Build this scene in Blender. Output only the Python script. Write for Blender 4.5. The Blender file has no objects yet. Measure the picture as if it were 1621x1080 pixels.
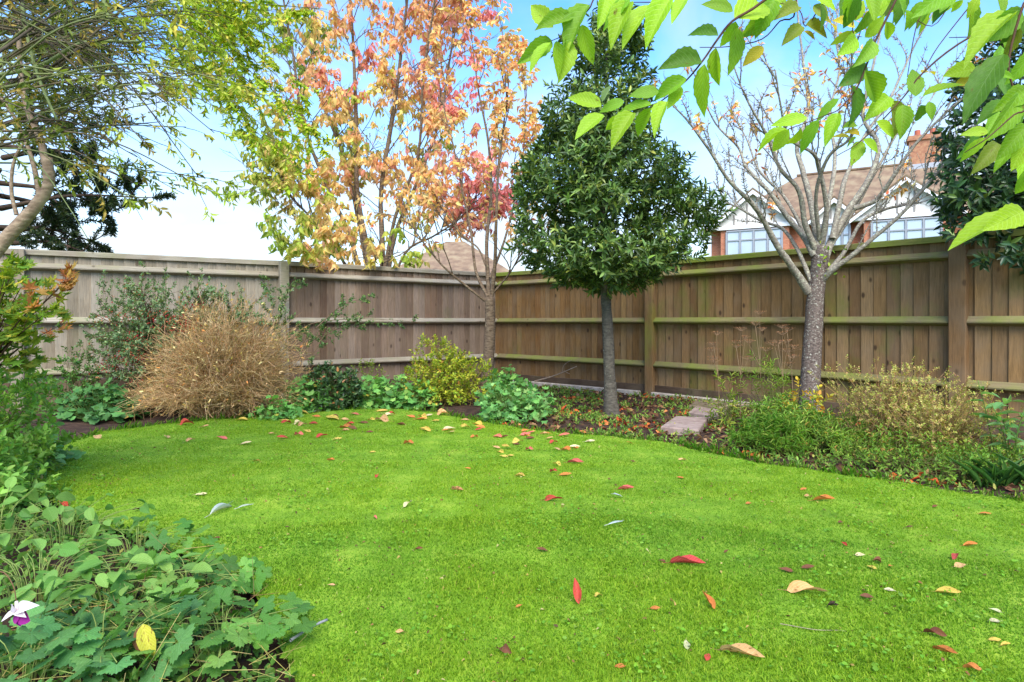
import bpy, math, random
import numpy as np
from mathutils import Vector, Matrix
random.seed(7)
R = np.random.default_rng(11)
rad = math.radians
sc = bpy.context.scene
COL = sc.collection

# ------------------------------------------------------------------ camera
F = 1000.0            # focal length in pixels of the 1621 px wide photograph
CX, HY, H = 810.5, 508.0, 1.02
cam = bpy.data.cameras.new('camera')
cam.sensor_width = 36.0
cam.lens = 36.0 * F / 1621.0
cam.shift_y = -(540.0 - HY) / 1621.0
cam.clip_start, cam.clip_end = 0.05, 2000
cam_o = bpy.data.objects.new('camera', cam)
COL.objects.link(cam_o)
cam_o.location = (0, 0, H)
cam_o.rotation_euler = (rad(90), 0, 0)
sc.camera = cam_o

# ------------------------------------------------------------------ sky
SUN_EL, SUN_AZ = rad(46), rad(176)      # azimuth clockwise from +Y: behind the camera
w = bpy.data.worlds.new('World')
sc.world = w
w.use_nodes = True
nt = w.node_tree
nt.nodes.clear()
N = nt.nodes.new
L = nt.links.new
out = N('ShaderNodeOutputWorld')
bg = N('ShaderNodeBackground')
bg.inputs['Strength'].default_value = 0.145
sky = N('ShaderNodeTexSky')
sky.sky_type = 'NISHITA'
sky.sun_disc = False
sky.sun_elevation = SUN_EL
sky.sun_rotation = SUN_AZ
sky.air_density, sky.dust_density, sky.ozone_density = 1.0, 0.6, 1.0
tc = N('ShaderNodeTexCoord')
sep = N('ShaderNodeSeparateXYZ')
L(tc.outputs['Generated'], sep.inputs[0])
zz = N('ShaderNodeMath'); zz.operation = 'ADD'; zz.inputs[1].default_value = 0.22
za = N('ShaderNodeMath'); za.operation = 'ABSOLUTE'
L(sep.outputs['Z'], za.inputs[0]); L(za.outputs[0], zz.inputs[0])
vd = N('ShaderNodeVectorMath'); vd.operation = 'DIVIDE'
cmb = N('ShaderNodeCombineXYZ')
for i in range(3):
    L(zz.outputs[0], cmb.inputs[i])
L(tc.outputs['Generated'], vd.inputs[0]); L(cmb.outputs[0], vd.inputs[1])
cn = N('ShaderNodeTexNoise')
cn.inputs['Scale'].default_value = 1.7
cn.inputs['Detail'].default_value = 7
cn.inputs['Roughness'].default_value = 0.52
cn.inputs['Distortion'].default_value = 0.4
L(vd.outputs[0], cn.inputs['Vector'])
cr = N('ShaderNodeValToRGB')
cr.color_ramp.elements[0].position = 0.42
cr.color_ramp.elements[1].position = 0.70
L(cn.outputs['Fac'], cr.inputs[0])
# cloud lies denser towards the horizon, where one looks along the layer
hz = N('ShaderNodeMapRange')
hz.inputs['From Min'].default_value = 0.02
hz.inputs['From Max'].default_value = 0.40
hz.inputs['To Min'].default_value = 1.0
hz.inputs['To Max'].default_value = 0.0
L(za.outputs[0], hz.inputs['Value'])
hp = N('ShaderNodeMath'); hp.operation = 'POWER'; hp.inputs[1].default_value = 1.2
L(hz.outputs[0], hp.inputs[0])
mx = N('ShaderNodeMath'); mx.operation = 'ADD'; mx.use_clamp = True
cs = N('ShaderNodeMath'); cs.operation = 'MULTIPLY'; cs.inputs[1].default_value = 0.72
L(cr.outputs[0], cs.inputs[0])
L(cs.outputs[0], mx.inputs[0]); L(hp.outputs[0], mx.inputs[1])
mxs = N('ShaderNodeMath'); mxs.operation = 'MULTIPLY'; mxs.inputs[1].default_value = 0.92
L(mx.outputs[0], mxs.inputs[0])
mixc = N('ShaderNodeMix'); mixc.data_type = 'RGBA'
L(mxs.outputs[0], mixc.inputs['Factor'])
sat = N('ShaderNodeHueSaturation'); sat.inputs['Saturation'].default_value = 1.38; sat.inputs['Hue'].default_value = 0.508; sat.inputs['Value'].default_value = 1.25
L(sky.outputs[0], sat.inputs['Color'])
L(sat.outputs[0], mixc.inputs[6])
mixc.inputs[7].default_value = (2.3, 2.62, 3.0, 1)
L(mixc.outputs[2], bg.inputs['Color'])
L(bg.outputs[0], out.inputs['Surface'])

sun = bpy.data.lights.new('sun', 'SUN')
sun.energy = 2.0
sun.angle = rad(40)
sun.color = (1.0, 0.95, 0.86)
sun_o = bpy.data.objects.new('sun', sun)
COL.objects.link(sun_o)
sdir = Vector((math.sin(SUN_AZ) * math.cos(SUN_EL), math.cos(SUN_AZ) * math.cos(SUN_EL), math.sin(SUN_EL)))
sun_o.rotation_euler = sdir.to_track_quat('Z', 'Y').to_euler()
sun_o.location = sdir * 30

sc.view_settings.view_transform = 'Standard'
sc.view_settings.look = 'None'
sc.view_settings.exposure = 1.5
sc.view_settings.gamma = 1.0
sc.view_settings.use_curve_mapping = False
sc.cycles.use_denoising = True
sc.cycles.max_bounces = 6
sc.cycles.transparent_max_bounces = 6
sc.cycles.sample_clamp_indirect = 6

# ------------------------------------------------------------------ helpers
def P(px, py, Y):
    return np.array([(px - CX) / F * Y, Y, H + (HY - py) / F * Y])

def G(px, py):
    Y = H * F / (py - HY)
    return np.array([(px - CX) / F * Y, Y, 0.0])

def S(r, g, b):
    f = lambda c: (c / 255 / 12.92) if c <= 10 else ((c / 255 + 0.055) / 1.055) ** 2.4
    return (f(r), f(g), f(b))

def unit(v):
    n = np.linalg.norm(v, axis=-1, keepdims=True)
    return v / np.maximum(n, 1e-9)

def tag(o, label=None, cat=None, group=None, kind=None):
    if label: o['label'] = label
    if cat: o['category'] = cat
    if group: o['group'] = group
    if kind: o['kind'] = kind
    return o

def link(o, parent=None):
    COL.objects.link(o)
    if parent is not None:
        o.parent = parent
        o.matrix_parent_inverse = parent.matrix_world.inverted()
    return o

def empty(name, loc, label, cat, group=None):
    o = bpy.data.objects.new(name, None)
    COL.objects.link(o)
    o.location = [float(c) for c in loc]
    o.matrix_world = Matrix.Translation(Vector([float(c) for c in loc]))
    o.empty_display_size = 0.1
    return tag(o, label, cat, group)

def tri_mesh(name, V, T, col=None, smooth=True):
    V = np.asarray(V, np.float32); T = np.asarray(T, np.int32)
    me = bpy.data.meshes.new(name)
    me.vertices.add(len(V)); me.vertices.foreach_set('co', V.ravel())
    me.loops.add(T.size); me.loops.foreach_set('vertex_index', T.ravel())
    me.polygons.add(len(T))
    me.polygons.foreach_set('loop_start', np.arange(0, T.size, 3, dtype=np.int32))
    me.polygons.foreach_set('loop_total', np.full(len(T), 3, np.int32))
    me.polygons.foreach_set('use_smooth', np.full(len(T), smooth, bool))
    if col is not None:
        a = me.color_attributes.new('Col', 'FLOAT_COLOR', 'POINT')
        c = np.ones((len(V), 4), np.float32); c[:, :3] = col
        a.data.foreach_set('color', c.ravel())
    me.update(calc_edges=True)
    return me

def obj(name, me, mat=None, parent=None):
    o = bpy.data.objects.new(name, me)
    if mat is not None and len(me.materials) == 0:
        me.materials.append(mat)
    return link(o, parent)

def poly_mesh(name, V, Fc, mat=None, smooth=False):
    me = bpy.data.meshes.new(name)
    me.from_pydata([tuple(map(float, v)) for v in V], [], Fc)
    if smooth:
        me.polygons.foreach_set('use_smooth', [True] * len(me.polygons))
    if mat: me.materials.append(mat)
    me.update()
    return me

def box_geo(x0, x1, y0, y1, z0, z1, c=0.004):
    """box with chamfered edges along its longest axis: 8-gon section, two end caps"""
    d = [x1 - x0, y1 - y0, z1 - z0]
    ax = d.index(max(d)); c = min(c, min(d) * 0.3)
    lo = [x0, y0, z0]; hi = [x1, y1, z1]
    u, v = [a for a in range(3) if a != ax]
    if ax == 1: u, v = v, u
    sec = [(lo[u] + c, lo[v]), (hi[u] - c, lo[v]), (hi[u], lo[v] + c), (hi[u], hi[v] - c),
           (hi[u] - c, hi[v]), (lo[u] + c, hi[v]), (lo[u], hi[v] - c), (lo[u], lo[v] + c)]
    V = []
    for t in (lo[ax], hi[ax]):
        for a, b in sec:
            p = [0, 0, 0]; p[ax] = t; p[u] = a; p[v] = b
            V.append(p)
    Fc = [[i, (i + 1) % 8, 8 + (i + 1) % 8, 8 + i] for i in range(8)]
    Fc += [list(range(7, -1, -1)), list(range(8, 16))]
    return V, Fc

class MB:
    def __init__(s): s.V, s.F = [], []
    def add(s, V, Fc):
        n = len(s.V); s.V += [tuple(v) for v in V]; s.F += [[i + n for i in f] for f in Fc]; return s
    def box(s, *a, c=0.004): return s.add(*box_geo(*a, c=c))
    def poly(s, pts): return s.add(pts, [list(range(len(pts)))])
    def slab(s, pts, off):
        """closed slab: polygon pts extruded by the vector off"""
        n = len(pts); o = np.array(off, float)
        V = [tuple(p) for p in pts] + [tuple(np.array(p) + o) for p in pts]
        Fc = [list(range(n)), list(range(2 * n - 1, n - 1, -1))] + [[i, i + n, (i + 1) % n + n, (i + 1) % n] for i in range(n)]
        return s.add(V, Fc)
    def build(s, name, mat, parent=None, smooth=False):
        me = poly_mesh(name, s.V, s.F, mat, smooth)
        import bmesh
        bm = bmesh.new(); bm.from_mesh(me); bmesh.ops.recalc_face_normals(bm, faces=bm.faces); bm.to_mesh(me); bm.free()
        return obj(name, me, None, parent)

class Geo:
    """collects triangle geometry with colours in numpy arrays"""
    def __init__(s): s.V, s.T, s.C, s.n = [], [], [], 0
    def add(s, V, T, C=None):
        s.V.append(np.asarray(V, float)); s.T.append(np.asarray(T) + s.n)
        s.C.append(np.broadcast_to(np.asarray(C if C is not None else (1, 1, 1), float), (len(V), 3)))
        s.n += len(V); return s
    def build(s, name, mat, parent=None, kind=None, smooth=True):
        me = tri_mesh(name, np.concatenate(s.V), np.concatenate(s.T), np.concatenate(s.C), smooth)
        if parent is not None:
            pl = np.array(parent.matrix_world.translation)
        o = obj(name, me, mat, parent)
        if kind: o['kind'] = kind
        return o

def frames(path):
    path = np.asarray(path, float)
    t = np.gradient(path, axis=0); t = unit(t)
    ref = np.array([0.31, 0.77, 0.55])
    u = np.cross(t[0], ref); u /= np.linalg.norm(u)
    U = []
    for k in range(len(path)):
        u = u - t[k] * np.dot(u, t[k]); u /= max(np.linalg.norm(u), 1e-9); U.append(u.copy())
    U = np.array(U); W = np.cross(t, U)
    return U, W

def smooth_path(pts, sub=4):
    p = np.asarray(pts, float)
    if len(p) < 3: return np.array([p[0] + (p[-1] - p[0]) * k / sub for k in range(sub + 1)])
    q = np.vstack([2 * p[0] - p[1], p, 2 * p[-1] - p[-2]])
    o = []
    for i in range(1, len(q) - 2):
        for k in range(sub):
            t = k / sub
            a, b, c, d = q[i - 1], q[i], q[i + 1], q[i + 2]
            o.append(0.5 * (2 * b + (c - a) * t + (2 * a - 5 * b + 4 * c - d) * t * t + (3 * b - a - 3 * c + d) * t ** 3))
    o.append(p[-1])
    return np.array(o)

def tube(path, r0, r1, n=6, rough=0.0, power=1.0):
    path = np.asarray(path, float); m = len(path)
    U, W = frames(path)
    t = np.linspace(0, 1, m)
    r = r0 + (r1 - r0) * t ** power
    a = np.arange(n) * 2 * np.pi / n
    rr = r[:, None] * np.ones((1, n))
    if rough: rr = rr * (1 + rough * (R.random((m, n)) - 0.5))
    V = path[:, None] + rr[..., None] * (np.cos(a)[None, :, None] * U[:, None] + np.sin(a)[None, :, None] * W[:, None])
    V = V.reshape(-1, 3)
    T = []
    i = np.arange(n); j = (i + 1) % n
    for k in range(m - 1):
        A, B = k * n + i, k * n + j; C, D = A + n, B + n
        T.append(np.stack([A, B, D], 1)); T.append(np.stack([A, D, C], 1))
    V = np.vstack([V, path[-1:]])
    T.append(np.stack([(m - 1) * n + i, (m - 1) * n + j, np.full(n, m * n)], 1))
    return V, np.concatenate(T)

def sticks(A, B, r0, r1):
    """many thin 3-sided sticks from A to B"""
    A = np.asarray(A, float); B = np.asarray(B, float); n = len(A)
    d = unit(B - A); ref = np.where(np.abs(d[:, 2:3]) < 0.9, [[0, 0, 1.0]], [[1.0, 0, 0]])
    u = unit(np.cross(d, ref)); v = np.cross(d, u)
    r0 = np.broadcast_to(np.asarray(r0, float), (n,))[:, None]; r1 = np.broadcast_to(np.asarray(r1, float), (n,))[:, None]
    V = []
    for P_, r in ((A, r0), (B, r1)):
        for k in range(3):
            a = k * 2.0944
            V.append(P_ + r * (math.cos(a) * u + math.sin(a) * v))
    V = np.stack(V, 1).reshape(-1, 3)
    base = (np.arange(n) * 6)[:, None, None]
    t = np.array([[0, 1, 4], [0, 4, 3], [1, 2, 5], [1, 5, 4], [2, 0, 3], [2, 3, 5]])
    return V, (base + t[None]).reshape(-1, 3)

# leaf templates: x along the leaf, y across (-.5 .. .5), z out of its face
def leaf_template(ts, ws, fold=0.12, curl=0.12):
    V = [(0, 0, 0)]; T = []
    for t, wd in zip(ts, ws):
        z = -curl * t * t
        V += [(t, -wd, z + fold * wd), (t, 0, z), (t, wd, z + fold * wd)]
    V.append((1, 0, -curl))
    n = len(ts)
    T += [(0, 2, 1), (0, 3, 2)]
    for k in range(n - 1):
        a = 1 + 3 * k; b = a + 3
        T += [(a, a + 1, b + 1), (a, b + 1, b), (a + 1, a + 2, b + 2), (a + 1, b + 2, b + 1)]
    a = 1 + 3 * (n - 1); e = len(V) - 1
    T += [(a, a + 1, e), (a + 1, a + 2, e)]
    return np.array(V, float), np.array(T)

T_OVAL = leaf_template((0.3, 0.7), (0.5, 0.38), 0.25, 0.12)
T_LANCE = leaf_template((0.3, 0.7), (0.42, 0.34), 0.3, 0.15)
T_DROOP = leaf_template((0.3, 0.65), (0.5, 0.36), 0.35, 0.35)

def palmate(lobes=5, depth=0.45, spread=250):
    V = [(0.0, 0, 0)]; out_ = []
    n = lobes * 2 + 1
    for k in range(n):
        a = rad(-spread / 2 + spread * k / (n - 1))
        r = 0.55 if k % 2 else 0.55 * (1 - depth)
        if k in (0, n - 1): r = 0.3
        z = 0.10 * (1 if k % 2 else -0.4)
        V.append((0.4 + r * math.cos(a), r * math.sin(a), z - 0.06))
    V[0] = (0.38, 0, 0.0)
    V.append((0.22, 0, 0.0))
    T = [(0, k, k + 1) for k in range(1, n)] + [(0, n, n + 1), (0, n + 1, 1)]
    return np.array(V, float), np.array(T)

T_GERAN = palmate(5, 0.32, 280)
T_MAPLE = palmate(5, 0.62, 240)
T_TREFOIL = palmate(3, 0.5, 260)

def leaves(geo, pos, axis, nrm, size, width, tmpl, cols):
    pos = np.asarray(pos, float); n = len(pos)
    if n == 0: return
    axis = unit(np.asarray(axis, float)); nrm = np.asarray(nrm, float)
    nrm = nrm - axis * np.sum(nrm * axis, 1, keepdims=True); nrm = unit(nrm)
    side = np.cross(nrm, axis)
    size = np.broadcast_to(np.asarray(size, float), (n,))[:, None, None]
    wd = np.broadcast_to(np.asarray(width, float), (n,))[:, None, None]
    V0, T0 = tmpl
    curl = (0.4 + 1.2 * R.random((n, 1, 1)))
    V = pos[:, None] + size * (V0[None, :, 0:1] * axis[:, None] + wd * V0[None, :, 1:2] * side[:, None] + curl * V0[None, :, 2:3] * nrm[:, None])
    k = len(V0)
    T = (np.arange(n) * k)[:, None, None] + T0[None]
    C = np.repeat(np.asarray(cols, float), k, axis=0)
    geo.add(V.reshape(-1, 3), T.reshape(-1, 3), C)

def pick(palette, n, jit=0.18, gain=None):
    cols = np.array([S(*c[0]) for c in palette]); wt = np.array([c[1] for c in palette], float)
    i = R.choice(len(cols), n, p=wt / wt.sum())
    c = cols[i] * (1 + jit * (R.random((n, 1)) * 2 - 1)) * (1 + 0.10 * (R.random((n, 3)) * 2 - 1))
    return np.clip(c * (np.array([1.26, 1.20, 0.96]) if gain is None else gain), 0, 0.9)

def rdir(n):
    return unit(R.normal(size=(n, 3)))

def sprigs(geo, C, D, Ln, m, size, width, tmpl, palette, ang=55, droop=0.0, upn=0.3, cols=None, szj=0.35, stem=None, t0=0.15):
    """leafy shoots: m leaves spiralling along each shoot from C in direction D"""
    C = np.asarray(C, float); D = unit(np.asarray(D, float)); n = len(C)
    Ln = np.broadcast_to(np.asarray(Ln, float), (n,))
    ref = np.where(np.abs(D[:, 2:3]) < 0.9, [[0, 0, 1.0]], [[1.0, 0, 0]])
    u = unit(np.cross(D, ref)); v = np.cross(D, u)
    ph = R.random(n) * 6.28
    pos, ax, nr, ci = [], [], [], []
    for j in range(m):
        t = t0 + (1 - t0) * (j + 0.3) / m
        a = ph + j * 2.4 + R.normal(size=n) * 0.3
        rd = np.cos(a)[:, None] * u + np.sin(a)[:, None] * v
        A = rad(ang) * (1.15 - 0.5 * t) + R.normal(size=n) * 0.2
        x = np.cos(A)[:, None] * D + np.sin(A)[:, None] * rd
        x = x + np.array([0, 0, -droop])
        nn = np.sin(A)[:, None] * D - np.cos(A)[:, None] * rd + np.array([0, 0, upn]) + 0.25 * R.normal(size=(n, 3))
        pos.append(C + D * (Ln * t)[:, None]); ax.append(x); nr.append(nn); ci.append(np.arange(n))
    pos = np.concatenate(pos); ax = np.concatenate(ax); nr = np.concatenate(nr); ci = np.concatenate(ci)
    sz = size * (1 - szj / 2 + szj * R.random(len(pos)))
    if cols is None: cc = pick(palette, len(pos))
    else: cc = cols[ci] * (1 + 0.2 * (R.random((len(pos), 1)) * 2 - 1))
    leaves(geo, pos, ax, nr, sz, width, tmpl, cc)
    if stem is not None:
        sg, r, col = stem
        V, T = sticks(C - D * 0.02, C + D * Ln[:, None], r, r * 0.5)
        sg.add(V, T, S(*col))

def lump(p, s=1.0, o=0.0):
    """smooth pseudo noise in -1..1"""
    p = np.asarray(p) * s + o
    return (np.sin(p[..., 0] * 1.7 + 1.3 * np.sin(p[..., 1] * 1.1 + o)) + np.sin(p[..., 1] * 1.9 + 1.2 * np.sin(p[..., 2] * 1.3)) + np.sin(p[..., 2] * 2.1 + 1.1 * np.sin(p[..., 0] * 1.5 + 2))) / 3

# ------------------------------------------------------------------ materials
def new_mat(name):
    m = bpy.data.materials.new(name); m.use_nodes = True
    nt = m.node_tree; nt.nodes.clear()
    return m, nt, nt.nodes.new, nt.links.new

def ramp(nd, stops):
    e = nd.color_ramp.elements
    while len(e) < len(stops): e.new(0.5)
    for k, (p, c) in enumerate(stops):
        e[k].position = p; e[k].color = (*c, 1) if len(c) == 3 else c

def mat_leaf(name, rough=0.5, transl=0.35, spec=0.4, source='attr', vein=False, tint=(1.15, 1.1, 0.5), blem=0.66):
    m, nt, N, L = new_mat(name)
    o = N('ShaderNodeOutputMaterial'); b = N('ShaderNodeBsdfPrincipled')
    if source == 'attr':
        a = N('ShaderNodeAttribute'); a.attribute_name = 'Col'; cs = a.outputs['Color']
    else:
        a = N('ShaderNodeObjectInfo'); cs = a.outputs['Color']
    tc = N('ShaderNodeTexCoord')
    n = N('ShaderNodeTexNoise'); n.inputs['Scale'].default_value = 28 if source == 'attr' else 18; n.inputs['Detail'].default_value = 4
    L(tc.outputs['Object'], n.inputs['Vector'])
    hs = N('ShaderNodeHueSaturation')
    mr = N('ShaderNodeMapRange'); mr.inputs['To Min'].default_value = 0.72; mr.inputs['To Max'].default_value = 1.28
    L(n.outputs['Fac'], mr.inputs['Value']); L(mr.outputs[0], hs.inputs['Value']); L(cs, hs.inputs['Color'])
    col = hs.outputs[0]
    if vein:
        # side veins and midrib of a leaf lying along local x
        sp = N('ShaderNodeSeparateXYZ'); L(tc.outputs['Object'], sp.inputs[0])
        ab = N('ShaderNodeMath'); ab.operation = 'ABSOLUTE'; L(sp.outputs['Y'], ab.inputs[0])
        ml = N('ShaderNodeMath'); ml.operation = 'MULTIPLY_ADD'; ml.inputs[1].default_value = -0.75; L(ab.outputs[0], ml.inputs[0]); L(sp.outputs['X'], ml.inputs[2])
        fr = N('ShaderNodeMath'); fr.operation = 'MULTIPLY'; fr.inputs[1].default_value = 60.0; L(ml.outputs[0], fr.inputs[0])
        si = N('ShaderNodeMath'); si.operation = 'SINE'; L(fr.outputs[0], si.inputs[0])
        pw = N('ShaderNodeMapRange'); pw.inputs['From Min'].default_value = 0.75; pw.inputs['From Max'].default_value = 1.0; L(si.outputs[0], pw.inputs['Value'])
        mid = N('ShaderNodeMapRange'); mid.inputs['From Min'].default_value = 0.022; mid.inputs['From Max'].default_value = 0.0; L(ab.outputs[0], mid.inputs['Value'])
        vm = N('ShaderNodeMath'); vm.operation = 'MAXIMUM'; L(pw.outputs[0], vm.inputs[0]); L(mid.outputs[0], vm.inputs[1])
        vs = N('ShaderNodeMath'); vs.operation = 'MULTIPLY'; vs.inputs[1].default_value = 0.4; L(vm.outputs[0], vs.inputs[0])
        mxv = N('ShaderNodeMix'); mxv.data_type = 'RGBA'; L(vs.outputs[0], mxv.inputs['Factor']); L(col, mxv.inputs[6])
        hv = N('ShaderNodeHueSaturation'); hv.inputs['Value'].default_value = 1.5; hv.inputs['Saturation'].default_value = 0.8; L(cs, hv.inputs['Color'])
        L(hv.outputs[0], mxv.inputs[7]); col = mxv.outputs[2]
        bp = N('ShaderNodeBump'); bp.inputs['Strength'].default_value = 0.25; bp.inputs['Distance'].default_value = 0.02; bp.invert = True
        L(vm.outputs[0], bp.inputs['Height']); L(bp.outputs[0], b.inputs['Normal'])
        # blemishes
        v2 = N('ShaderNodeTexNoise'); v2.inputs['Scale'].default_value = 5; v2.inputs['Detail'].default_value = 3
        va = N('ShaderNodeVectorMath'); va.operation = 'ADD'; oi = N('ShaderNodeObjectInfo')
        L(tc.outputs['Object'], va.inputs[0]); cxy = N('ShaderNodeMath'); cxy.operation = 'MULTIPLY'; cxy.inputs[1].default_value = 50; L(oi.outputs['Random'], cxy.inputs[0]); L(cxy.outputs[0], va.inputs[1]); L(va.outputs[0], v2.inputs['Vector'])
        bm_ = N('ShaderNodeMapRange'); bm_.inputs['From Min'].default_value = blem; bm_.inputs['From Max'].default_value = blem + 0.13; L(v2.outputs['Fac'], bm_.inputs['Value'])
        mb2 = N('ShaderNodeMix'); mb2.data_type = 'RGBA'; L(bm_.outputs[0], mb2.inputs['Factor']); L(col, mb2.inputs[6]); mb2.inputs[7].default_value = (*S(118, 84, 40), 1)
        col = mb2.outputs[2]
    L(col, b.inputs['Base Color'])
    b.inputs['Roughness'].default_value = rough
    b.inputs['Specular IOR Level'].default_value = spec
    t = N('ShaderNodeBsdfTranslucent')
    tm = N('ShaderNodeVectorMath'); tm.operation = 'MULTIPLY'; tm.inputs[1].default_value = tint
    L(col, tm.inputs[0]); L(tm.outputs[0], t.inputs['Color'])
    mix = N('ShaderNodeMixShader'); mix.inputs[0].default_value = transl
    L(b.outputs[0], mix.inputs[1]); L(t.outputs[0], mix.inputs[2]); L(mix.outputs[0], o.inputs[0])
    return m

def mat_noise(name, stops, scale=8, rough=0.85, bump=0.3, bdist=0.01, detail=8, stretch=(1, 1, 1), spec=0.25, use_attr=False):
    m, nt, N, L = new_mat(name)
    o = N('ShaderNodeOutputMaterial'); b = N('ShaderNodeBsdfPrincipled')
    tc = N('ShaderNodeTexCoord'); mp = N('ShaderNodeMapping'); mp.inputs['Scale'].default_value = stretch
    L(tc.outputs['Object'], mp.inputs[0])
    n = N('ShaderNodeTexNoise'); n.inputs['Scale'].default_value = scale; n.inputs['Detail'].default_value = detail; n.inputs['Roughness'].default_value = 0.65
    L(mp.outputs[0], n.inputs['Vector'])
    r = N('ShaderNodeValToRGB'); ramp(r, stops); L(n.outputs['Fac'], r.inputs[0])
    c = r.outputs[0]
    if use_attr:
        a = N('ShaderNodeAttribute'); a.attribute_name = 'Col'
        mu = N('ShaderNodeMix'); mu.data_type = 'RGBA'; mu.blend_type = 'MULTIPLY'; mu.inputs['Factor'].default_value = 1
        L(c, mu.inputs[6]); L(a.outputs['Color'], mu.inputs[7]); c = mu.outputs[2]
    L(c, b.inputs['Base Color'])
    b.inputs['Roughness'].default_value = rough; b.inputs['Specular IOR Level'].default_value = spec
    bp = N('ShaderNodeBump'); bp.inputs['Strength'].default_value = bump; bp.inputs['Distance'].default_value = bdist
    L(n.outputs['Fac'], bp.inputs['Height']); L(bp.outputs[0], b.inputs['Normal'])
    L(b.outputs[0], o.inputs[0])
    return m

def mat_wood(name, tones, moss=(90, 110, 40), moss_amt=0.3, grain=(9, 9, 0.55), moss_top=False, knot=0.6, grey=(126, 110, 88)):
    """weathered softwood: per-piece tone, long grain, knots, algae stains"""
    m, nt, N, L = new_mat(name)
    o = N('ShaderNodeOutputMaterial'); b = N('ShaderNodeBsdfPrincipled')
    tc = N('ShaderNodeTexCoord'); oi = N('ShaderNodeObjectInfo')
    k = N('ShaderNodeMath'); k.operation = 'MULTIPLY'; k.inputs[1].default_value = 73; L(oi.outputs['Random'], k.inputs[0])
    va = N('ShaderNodeVectorMath'); va.operation = 'ADD'; L(tc.outputs['Object'], va.inputs[0]); L(k.outputs[0], va.inputs[1])
    tone = N('ShaderNodeValToRGB'); ramp(tone, [(i / (len(tones) - 1), S(*t)) for i, t in enumerate(tones)]); L(oi.outputs['Random'], tone.inputs[0])
    mp = N('ShaderNodeMapping'); mp.inputs['Scale'].default_value = grain; L(va.outputs[0], mp.inputs[0])
    g = N('ShaderNodeTexNoise'); g.inputs['Scale'].default_value = 9; g.inputs['Detail'].default_value = 9; g.inputs['Roughness'].default_value = 0.7; g.inputs['Distortion'].default_value = 0.6; L(mp.outputs[0], g.inputs['Vector'])
    gm = N('ShaderNodeMapRange'); gm.inputs['From Min'].default_value = 0.3; gm.inputs['From Max'].default_value = 0.7; gm.inputs['To Min'].default_value = 0.55; gm.inputs['To Max'].default_value = 1.3; L(g.outputs['Fac'], gm.inputs['Value'])
    hs = N('ShaderNodeHueSaturation'); L(tone.outputs[0], hs.inputs['Color']); L(gm.outputs[0], hs.inputs['Value'])
    # grey weathering in patches
    wn = N('ShaderNodeTexNoise'); wn.inputs['Scale'].default_value = 3; wn.inputs['Detail'].default_value = 5; L(va.outputs[0], wn.inputs['Vector'])
    wm = N('ShaderNodeMapRange'); wm.inputs['From Min'].default_value = 0.4; wm.inputs['From Max'].default_value = 0.75; wm.inputs['To Max'].default_value = 0.55; L(wn.outputs['Fac'], wm.inputs['Value'])
    m1 = N('ShaderNodeMix'); m1.data_type = 'RGBA'; L(wm.outputs[0], m1.inputs['Factor']); L(hs.outputs[0], m1.inputs[6]); m1.inputs[7].default_value = (*S(*grey), 1)
    # knots
    mp2 = N('ShaderNodeMapping'); mp2.inputs['Scale'].default_value = (1.0, 1.0, 0.55); L(va.outputs[0], mp2.inputs[0])
    vo = N('ShaderNodeTexVoronoi'); vo.inputs['Scale'].default_value = 6.5; L(mp2.outputs[0], vo.inputs['Vector'])
    km = N('ShaderNodeMapRange'); km.inputs['From Min'].default_value = 0.15; km.inputs['From Max'].default_value = 0.07; km.inputs['To Max'].default_value = knot; L(vo.outputs['Distance'], km.inputs['Value'])
    m2 = N('ShaderNodeMix'); m2.data_type = 'RGBA'; L(km.outputs[0], m2.inputs['Factor']); L(m1.outputs[2], m2.inputs[6]); m2.inputs[7].default_value = (*S(52, 38, 28), 1)
    # algae
    geo = N('ShaderNodeNewGeometry')
    mp3 = N('ShaderNodeMapping'); mp3.inputs['Scale'].default_value = (1.3, 1.3, 0.8); L(geo.outputs['Position'], mp3.inputs[0])
    mn = N('ShaderNodeTexNoise'); mn.inputs['Scale'].default_value = 1.7; mn.inputs['Detail'].default_value = 7; mn.inputs['Roughness'].default_value = 0.6; L(mp3.outputs[0], mn.inputs['Vector'])
    mm = N('ShaderNodeMapRange'); mm.inputs['From Min'].default_value = 0.62 - 0.3 * moss_amt; mm.inputs['From Max'].default_value = 0.85 - 0.3 * moss_amt; mm.inputs['To Max'].default_value = 0.8; L(mn.outputs['Fac'], mm.inputs['Value'])
    m3 = N('ShaderNodeMix'); m3.data_type = 'RGBA'; L(mm.outputs[0], m3.inputs['Factor']); L(m2.outputs[2], m3.inputs[6]); m3.inputs[7].default_value = (*S(*moss), 1)
    L(m3.outputs[2], b.inputs['Base Color'])
    b.inputs['Roughness'].default_value = 0.85; b.inputs['Specular IOR Level'].default_value = 0.2
    bp = N('ShaderNodeBump'); bp.inputs['Strength'].default_value = 0.5; bp.inputs['Distance'].default_value = 0.004
    L(g.outputs['Fac'], bp.inputs['Height']); L(bp.outputs[0], b.inputs['Normal'])
    L(b.outputs[0], o.inputs[0])
    return m

def mat_plain(name, c, rough=0.6, spec=0.4, metal=0.0):
    return mat_noise(name, [(0.3, tuple(x * 0.88 for x in S(*c))), (0.7, S(*c))], 6, rough, 0.05, 0.005, 4, spec=spec)

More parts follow.
